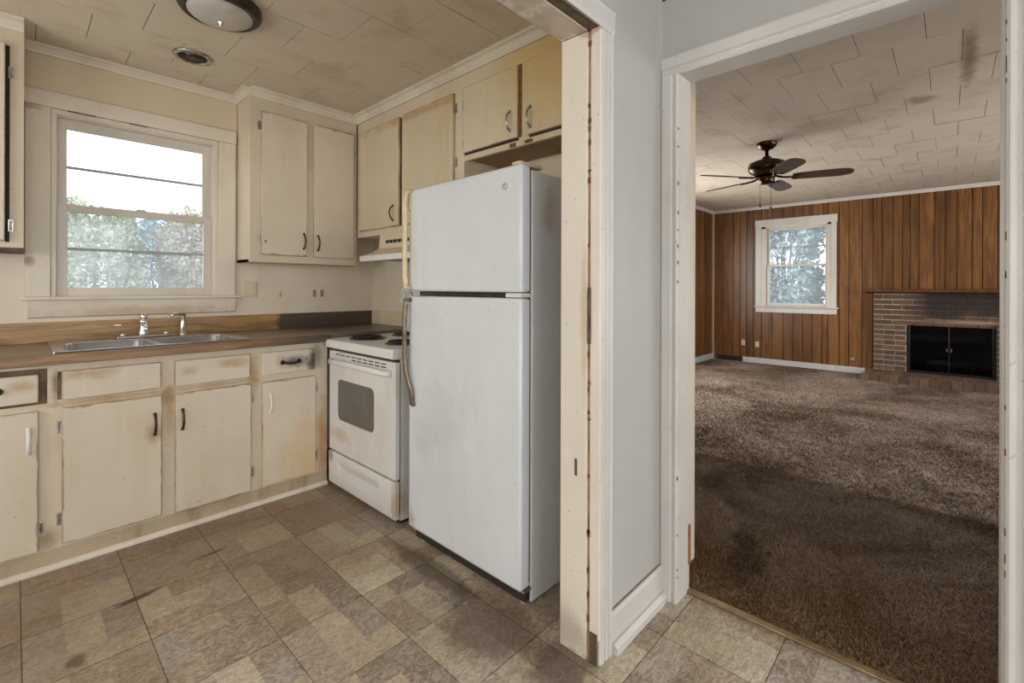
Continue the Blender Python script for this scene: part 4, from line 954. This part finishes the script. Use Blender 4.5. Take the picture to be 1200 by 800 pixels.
for k in range(5):
    a = math.radians(-73+72*k); d = Vector((math.cos(a), math.sin(a), 0)); s_ = Vector((-d.y, d.x, 0)); C0 = Vector((FX, FY_, FZ))
    tilt = math.tan(math.radians(12))
    outl = [(.20, -.052), (.26, -.062), (.42, -.066), (.56, -.068), (.62, -.052), (.645, -.022), (.645, .022), (.62, .052), (.56, .068), (.42, .066), (.26, .062), (.20, .052)]
    bm = bmesh.new()
    tp = [bm.verts.new(C0 + d*r + s_*w_ + Vector((0, 0, -w_*tilt - .004))) for r, w_ in outl]
    bt = [bm.verts.new(C0 + d*r + s_*w_ + Vector((0, 0, -w_*tilt - .011))) for r, w_ in outl]
    bm.faces.new(tp); bm.faces.new(bt[::-1])
    for i in range(len(outl)): bm.faces.new((tp[i], bt[i], bt[(i+1) % 12], tp[(i+1) % 12]))
    mb = MB(); mb.bm.free(); mb.bm = bm; bl_ = mb.build('blade', M['fan_blade'], fn)
    mb = MB(); mb.tube([C0+d*.06+Vector((0, 0, .012)), C0+d*.13+Vector((0, 0, -.008)), C0+d*.20+Vector((0, 0, -.012))], .010, 8, ry=.006)
    for sg in (-1, 1): mb.tube([C0+d*.17+Vector((0, 0, -.012)), C0+d*.22+s_*.03*sg+Vector((0, 0, -.014-.03*sg*tilt)), C0+d*.26+s_*.028*sg+Vector((0, 0, -.014-.028*sg*tilt))], .007, 8, ry=.005)
    mb.build('blade_iron', M['fan_metal'], bl_, smooth=True)
for dx, L, in ((-.075, .20), (.045, .23)):
    p0 = Vector((FX, FY_, FZ-.03)) + rt*dx*.8
    mb = MB().tube([p0, p0-Vector((0, 0, L))], .0016, 6).lathe([(.003, 0), (.009, -.012), (.009, -.03), (.004, -.04)], p0-Vector((0, 0, L)), 12); mb.build('pull_chain', M['bronze'], fn)

# ------------------------------------------------------------------ fireplace
XB = 8.11
fp = thing('fireplace', (8.1, 0, 0), 'brown brick fireplace with raised brick hearth and soot-blackened front', 'fireplace')
OY0, OY1, OZ0, OZ1, FW, FH = -.418, .411, .102, .752, .763, 1.135
mb = MB()
for d in ((OY1, FW, 0, FH), (-FW, OY0, 0, FH), (OY0, OY1, OZ1, FH), (OY0, OY1, 0, OZ0-.004)): mb.box(XB+.006, 8.21, d[0]+.002, d[1]-.002, d[2], d[3])
mb.build('mortar_core', M['mortar'], fp)
def brick_mesh(name, lx, ly, lz):
    mb = MB(); mb.box(0, lx, 0, ly, 0, lz); bmesh.ops.recalc_face_normals(mb.bm, faces=mb.bm.faces[:])
    me = bpy.data.meshes.new(name); mb.bm.to_mesh(me); mb.bm.free(); me.materials.append(M['brick']); return me
BM = {}
def brick(x, y, z, lx, ly, lz):
    key = (round(lx, 3), round(ly, 3), round(lz, 3))
    if key not in BM: BM[key] = brick_mesh('brick', *key)
    o = bpy.data.objects.new('brick', BM[key]); COL.objects.link(o); o.parent = fp; o.location = Vector((x + random.uniform(-.0015, .0015), y, z)) - ORG[fp.name]
pitch = .0683; nrow = 15; g = .010
for r in range(nrow):
    z = OZ0 + .002 + pitch*r; h = pitch - g
    def run(y0, y1, w_, off):
        y = y1 + off
        while y > y0 + .005:
            a, b2 = max(y-w_+g, y0), min(y, y1)
            if b2 - a > .02: brick(XB, a, z, .05, round(b2-a, 3), h)
            y -= w_
    if z + h < OZ1 + .01:
        o_ = .0 if r % 2 else .008
        run(OY1, FW, .118, o_); run(-FW, OY0, .118, -.0)
    else:
        run(-FW, FW, .206, 0 if r % 2 else .103)
# hearth
mb = MB().box(7.622, XB+.006, -.84, .84, 0, .094); mb.build('hearth_core', M['mortar'], fp)
y = .85
while y > -.84:
    brick(7.61, y-.094, .004, .05, .086, .094); y -= .0965
for i, x in enumerate((7.668, 7.89)):
    y = .85 - (.0 if i else .03)
    while y > -.84: brick(x, y-.094, .06, .212, .086, .040); y -= .0965
# mantel
MB().prism([(8.19, 1.137), (8.02, 1.137), (8.00, 1.150), (7.985, 1.158), (7.985, 1.196), (8.19, 1.196)], 'y', -.86, .845).build('mantel_shelf', M['mantel'], fp, .004)
# firebox
mb = MB()
t = .012
mb.box(8.19, 8.60, OY1-.002, OY1+.02, .09, OZ1+.02).box(8.19, 8.60, OY0-.02, OY0+.002, .09, OZ1+.02).box(8.58, 8.60, OY0, OY1, .09, OZ1+.02).box(8.135, 8.60, OY0, OY1, OZ1, OZ1+.02).box(8.11, 8.60, OY0, OY1, .085, .101)
mb.box(8.11, 8.19, OY1-.004, OY1, .09, OZ1).box(8.05, 8.19, OY0, OY0+.004, .09, OZ1)
mb.build('firebox', M['soot'], fp)
fs = thing('fire_screen', (8.12, 0, .1), 'black-framed glass fire screen standing in the firebox opening', 'fire screen')
mb = MB().box(8.115, 8.135, OY0+.006, OY0+.034, .104, OZ1-.004).box(8.115, 8.135, OY1-.034, OY1-.006, .104, OZ1-.004).box(8.115, 8.135, OY0+.034, OY1-.034, OZ1-.036, OZ1-.004).box(8.115, 8.135, OY0+.034, OY1-.034, .104, .128).box(8.117, 8.133, -.006, .006, .128, OZ1-.036)
mb.build('frame', M['black'], fs, .002)
M['smoke_glass'] = glass_mat('smoked_fire_glass', .012, (.7, .7, .7), .012)
for a, b2 in ((OY0+.034, -.006), (.006, OY1-.034)): bx('glass_door', M['smoke_glass'], (8.123, 8.127, a, b2, .128, OZ1-.036), fs)
for y in (-.02, .02): bx('handle', M['worn_chrome'], (8.108, 8.117, y-.004, y+.004, .40, .44), fs)
gr = thing('fire_grate', (8.32, 0, .1), 'black iron grate with charred log inside the firebox', 'grate')
mb = MB()
for k in range(7): y = -.21+.07*k; mb.tube([(8.20, y, .20), (8.22, y, .165), (8.42, y, .165), (8.45, y, .20)], .008, 6)
mb.tube([(8.25, -.24, .158), (8.25, .24, .158)], .009, 6).tube([(8.40, -.24, .158), (8.40, .24, .158)], .009, 6)
mb.build('bars', M['soot'], gr)
mb = MB()
for x in (8.25, 8.40):
    for y in (-.22, .22): mb.tube([(x, y, .101), (x, y, .158)], .009, 6)
mb.build('feet', M['soot'], gr)
lg = MB().tube([(8.32, -.24, .215), (8.33, -.1, .222), (8.31, .08, .218), (8.32, .22, .212)], [.038, .045, .042, .036], 12).build('charred_log', M['soot'], None, smooth=True)
tag(lg, 'charred log lying on the grate inside the firebox', 'log')

# living room wall fittings
def wplate(name, y, z, mat, label, w_=.05, h=.085, grp=None, cat='outlet'):
    t_ = thing(name, (8.19, y, z-h/2), label, cat, grp)
    bx('plate', mat, (8.180, 8.190, y-w_/2, y+w_/2, z-h/2, z+h/2), t_, .002)
    for zz in (z-.018, z+.018): bx('socket', M['dark_rim'], (8.1785, 8.181, y-.009, y+.009, zz-.009, zz+.009), t_)
wplate('wall_outlet', 2.465, .315, M['white_plastic'], 'white wall outlet left of the living room window, nearest the corner')
wplate('wall_outlet', 2.255, .300, M['white_plastic'], 'white wall outlet directly under the window edge')
wplate('wall_outlet', 2.115, .275, M['rust'], 'small brown wall outlet under the living room window', .04, .06)
wplate('cable_plate', 1.005, .20, M['beige'], 'small beige cable plate between window and fireplace', .032, .05, cat='fitting')
tag(bx('floor_register', M['bronze'], (8.158, 8.185, 2.49, 2.86, .0, .085), None, .004), 'dark floor register against the panelling in the far corner', 'vent')
for k in range(10): pass

# ------------------------------------------------------------------ outdoors
gd = bx('ground', M['grass'], (-30, 40, 3.5, 40, -.6, -.5)); tag(gd, 'pale winter lawn outside the windows', 'ground', kind='structure')
gd2 = bx('ground_far_side', M['grass'], (8.6, 40, -30, 3.5, -.6, -.5)); tag(gd2, 'pale lawn beyond the living room window', 'ground', kind='structure')
def shrub(name, c, rx, ry, rz, n, mat, label, size=.07, seed=1, cat='shrub', trunk=True):
    if cat == 'tree': size *= 1.25
    rng = np.random.default_rng(seed)
    t_ = thing(name, (c[0], c[1], -.5), label, cat)
    d = rng.normal(size=(n, 3)); d /= np.linalg.norm(d, axis=1)[:, None]
    r = rng.uniform(.45, 1.0, n)**.5 * (1 + .08*np.sin(d[:, 0]*7+seed)*np.cos(d[:, 2]*6))
    d = np.sign(d)*np.abs(d)**.6; d /= np.maximum(1, np.abs(d).max(1))[:, None]
    P = d * r[:, None] * np.array([rx, ry, rz]) + np.array(c) - np.array([c[0], c[1], -.5])
    P = P[P[:, 2] > .02]; n = len(P)
    a = rng.normal(size=(n, 3)); a /= np.linalg.norm(a, axis=1)[:, None]; b2 = np.cross(a, rng.normal(size=(n, 3))); b2 /= np.linalg.norm(b2, axis=1)[:, None]
    s1 = (size*rng.uniform(.5, 1.3, n))[:, None]
    V = np.stack([P - a*s1, P + b2*s1*.45, P + a*s1, P - b2*s1*.45], 1).reshape(-1, 3)
    me = bpy.data.meshes.new('foliage'); me.vertices.add(len(V)); me.vertices.foreach_set('co', V.astype(np.float32).ravel())
    me.loops.add(len(V)); me.loops.foreach_set('vertex_index', np.arange(len(V), dtype=np.int32)); me.polygons.add(n); me.polygons.foreach_set('loop_start', np.arange(n, dtype=np.int32)*4)
    me.update(calc_edges=True); me.materials.append(mat); o = bpy.data.objects.new('foliage', me); COL.objects.link(o); o.parent = t_; o['kind'] = 'stuff'
    mb = MB(); mb.tube([(c[0], c[1], -.5), (c[0]+.05, c[1], c[2]*.5), (c[0]-.04, c[1]+.05, c[2]+rz*.5)], [.09, .07, .03], 8)
    for k in range(7):
        aa = k*0.9+seed; mb.tube([(c[0], c[1], -.2+.12*k), (c[0]+rx*.4*math.cos(aa), c[1]+ry*.4*math.sin(aa), c[2]), (c[0]+rx*.75*math.cos(aa), c[1]+ry*.75*math.sin(aa), c[2]+rz*.5)], [.04, .025, .01], 6)
    mb.build('stems', M['bark'], t_)
cols = [('leaf_brown', 'brownish bush outside the kitchen window, leftmost of the hedge'), ('leaf_green', 'pale green bush outside the kitchen window, second from the left'), ('leaf_brown', 'brown and grey bush outside the kitchen window, third from the left'),
        ('leaf_green', 'pale green bush outside the kitchen window, rightmost of the hedge')]
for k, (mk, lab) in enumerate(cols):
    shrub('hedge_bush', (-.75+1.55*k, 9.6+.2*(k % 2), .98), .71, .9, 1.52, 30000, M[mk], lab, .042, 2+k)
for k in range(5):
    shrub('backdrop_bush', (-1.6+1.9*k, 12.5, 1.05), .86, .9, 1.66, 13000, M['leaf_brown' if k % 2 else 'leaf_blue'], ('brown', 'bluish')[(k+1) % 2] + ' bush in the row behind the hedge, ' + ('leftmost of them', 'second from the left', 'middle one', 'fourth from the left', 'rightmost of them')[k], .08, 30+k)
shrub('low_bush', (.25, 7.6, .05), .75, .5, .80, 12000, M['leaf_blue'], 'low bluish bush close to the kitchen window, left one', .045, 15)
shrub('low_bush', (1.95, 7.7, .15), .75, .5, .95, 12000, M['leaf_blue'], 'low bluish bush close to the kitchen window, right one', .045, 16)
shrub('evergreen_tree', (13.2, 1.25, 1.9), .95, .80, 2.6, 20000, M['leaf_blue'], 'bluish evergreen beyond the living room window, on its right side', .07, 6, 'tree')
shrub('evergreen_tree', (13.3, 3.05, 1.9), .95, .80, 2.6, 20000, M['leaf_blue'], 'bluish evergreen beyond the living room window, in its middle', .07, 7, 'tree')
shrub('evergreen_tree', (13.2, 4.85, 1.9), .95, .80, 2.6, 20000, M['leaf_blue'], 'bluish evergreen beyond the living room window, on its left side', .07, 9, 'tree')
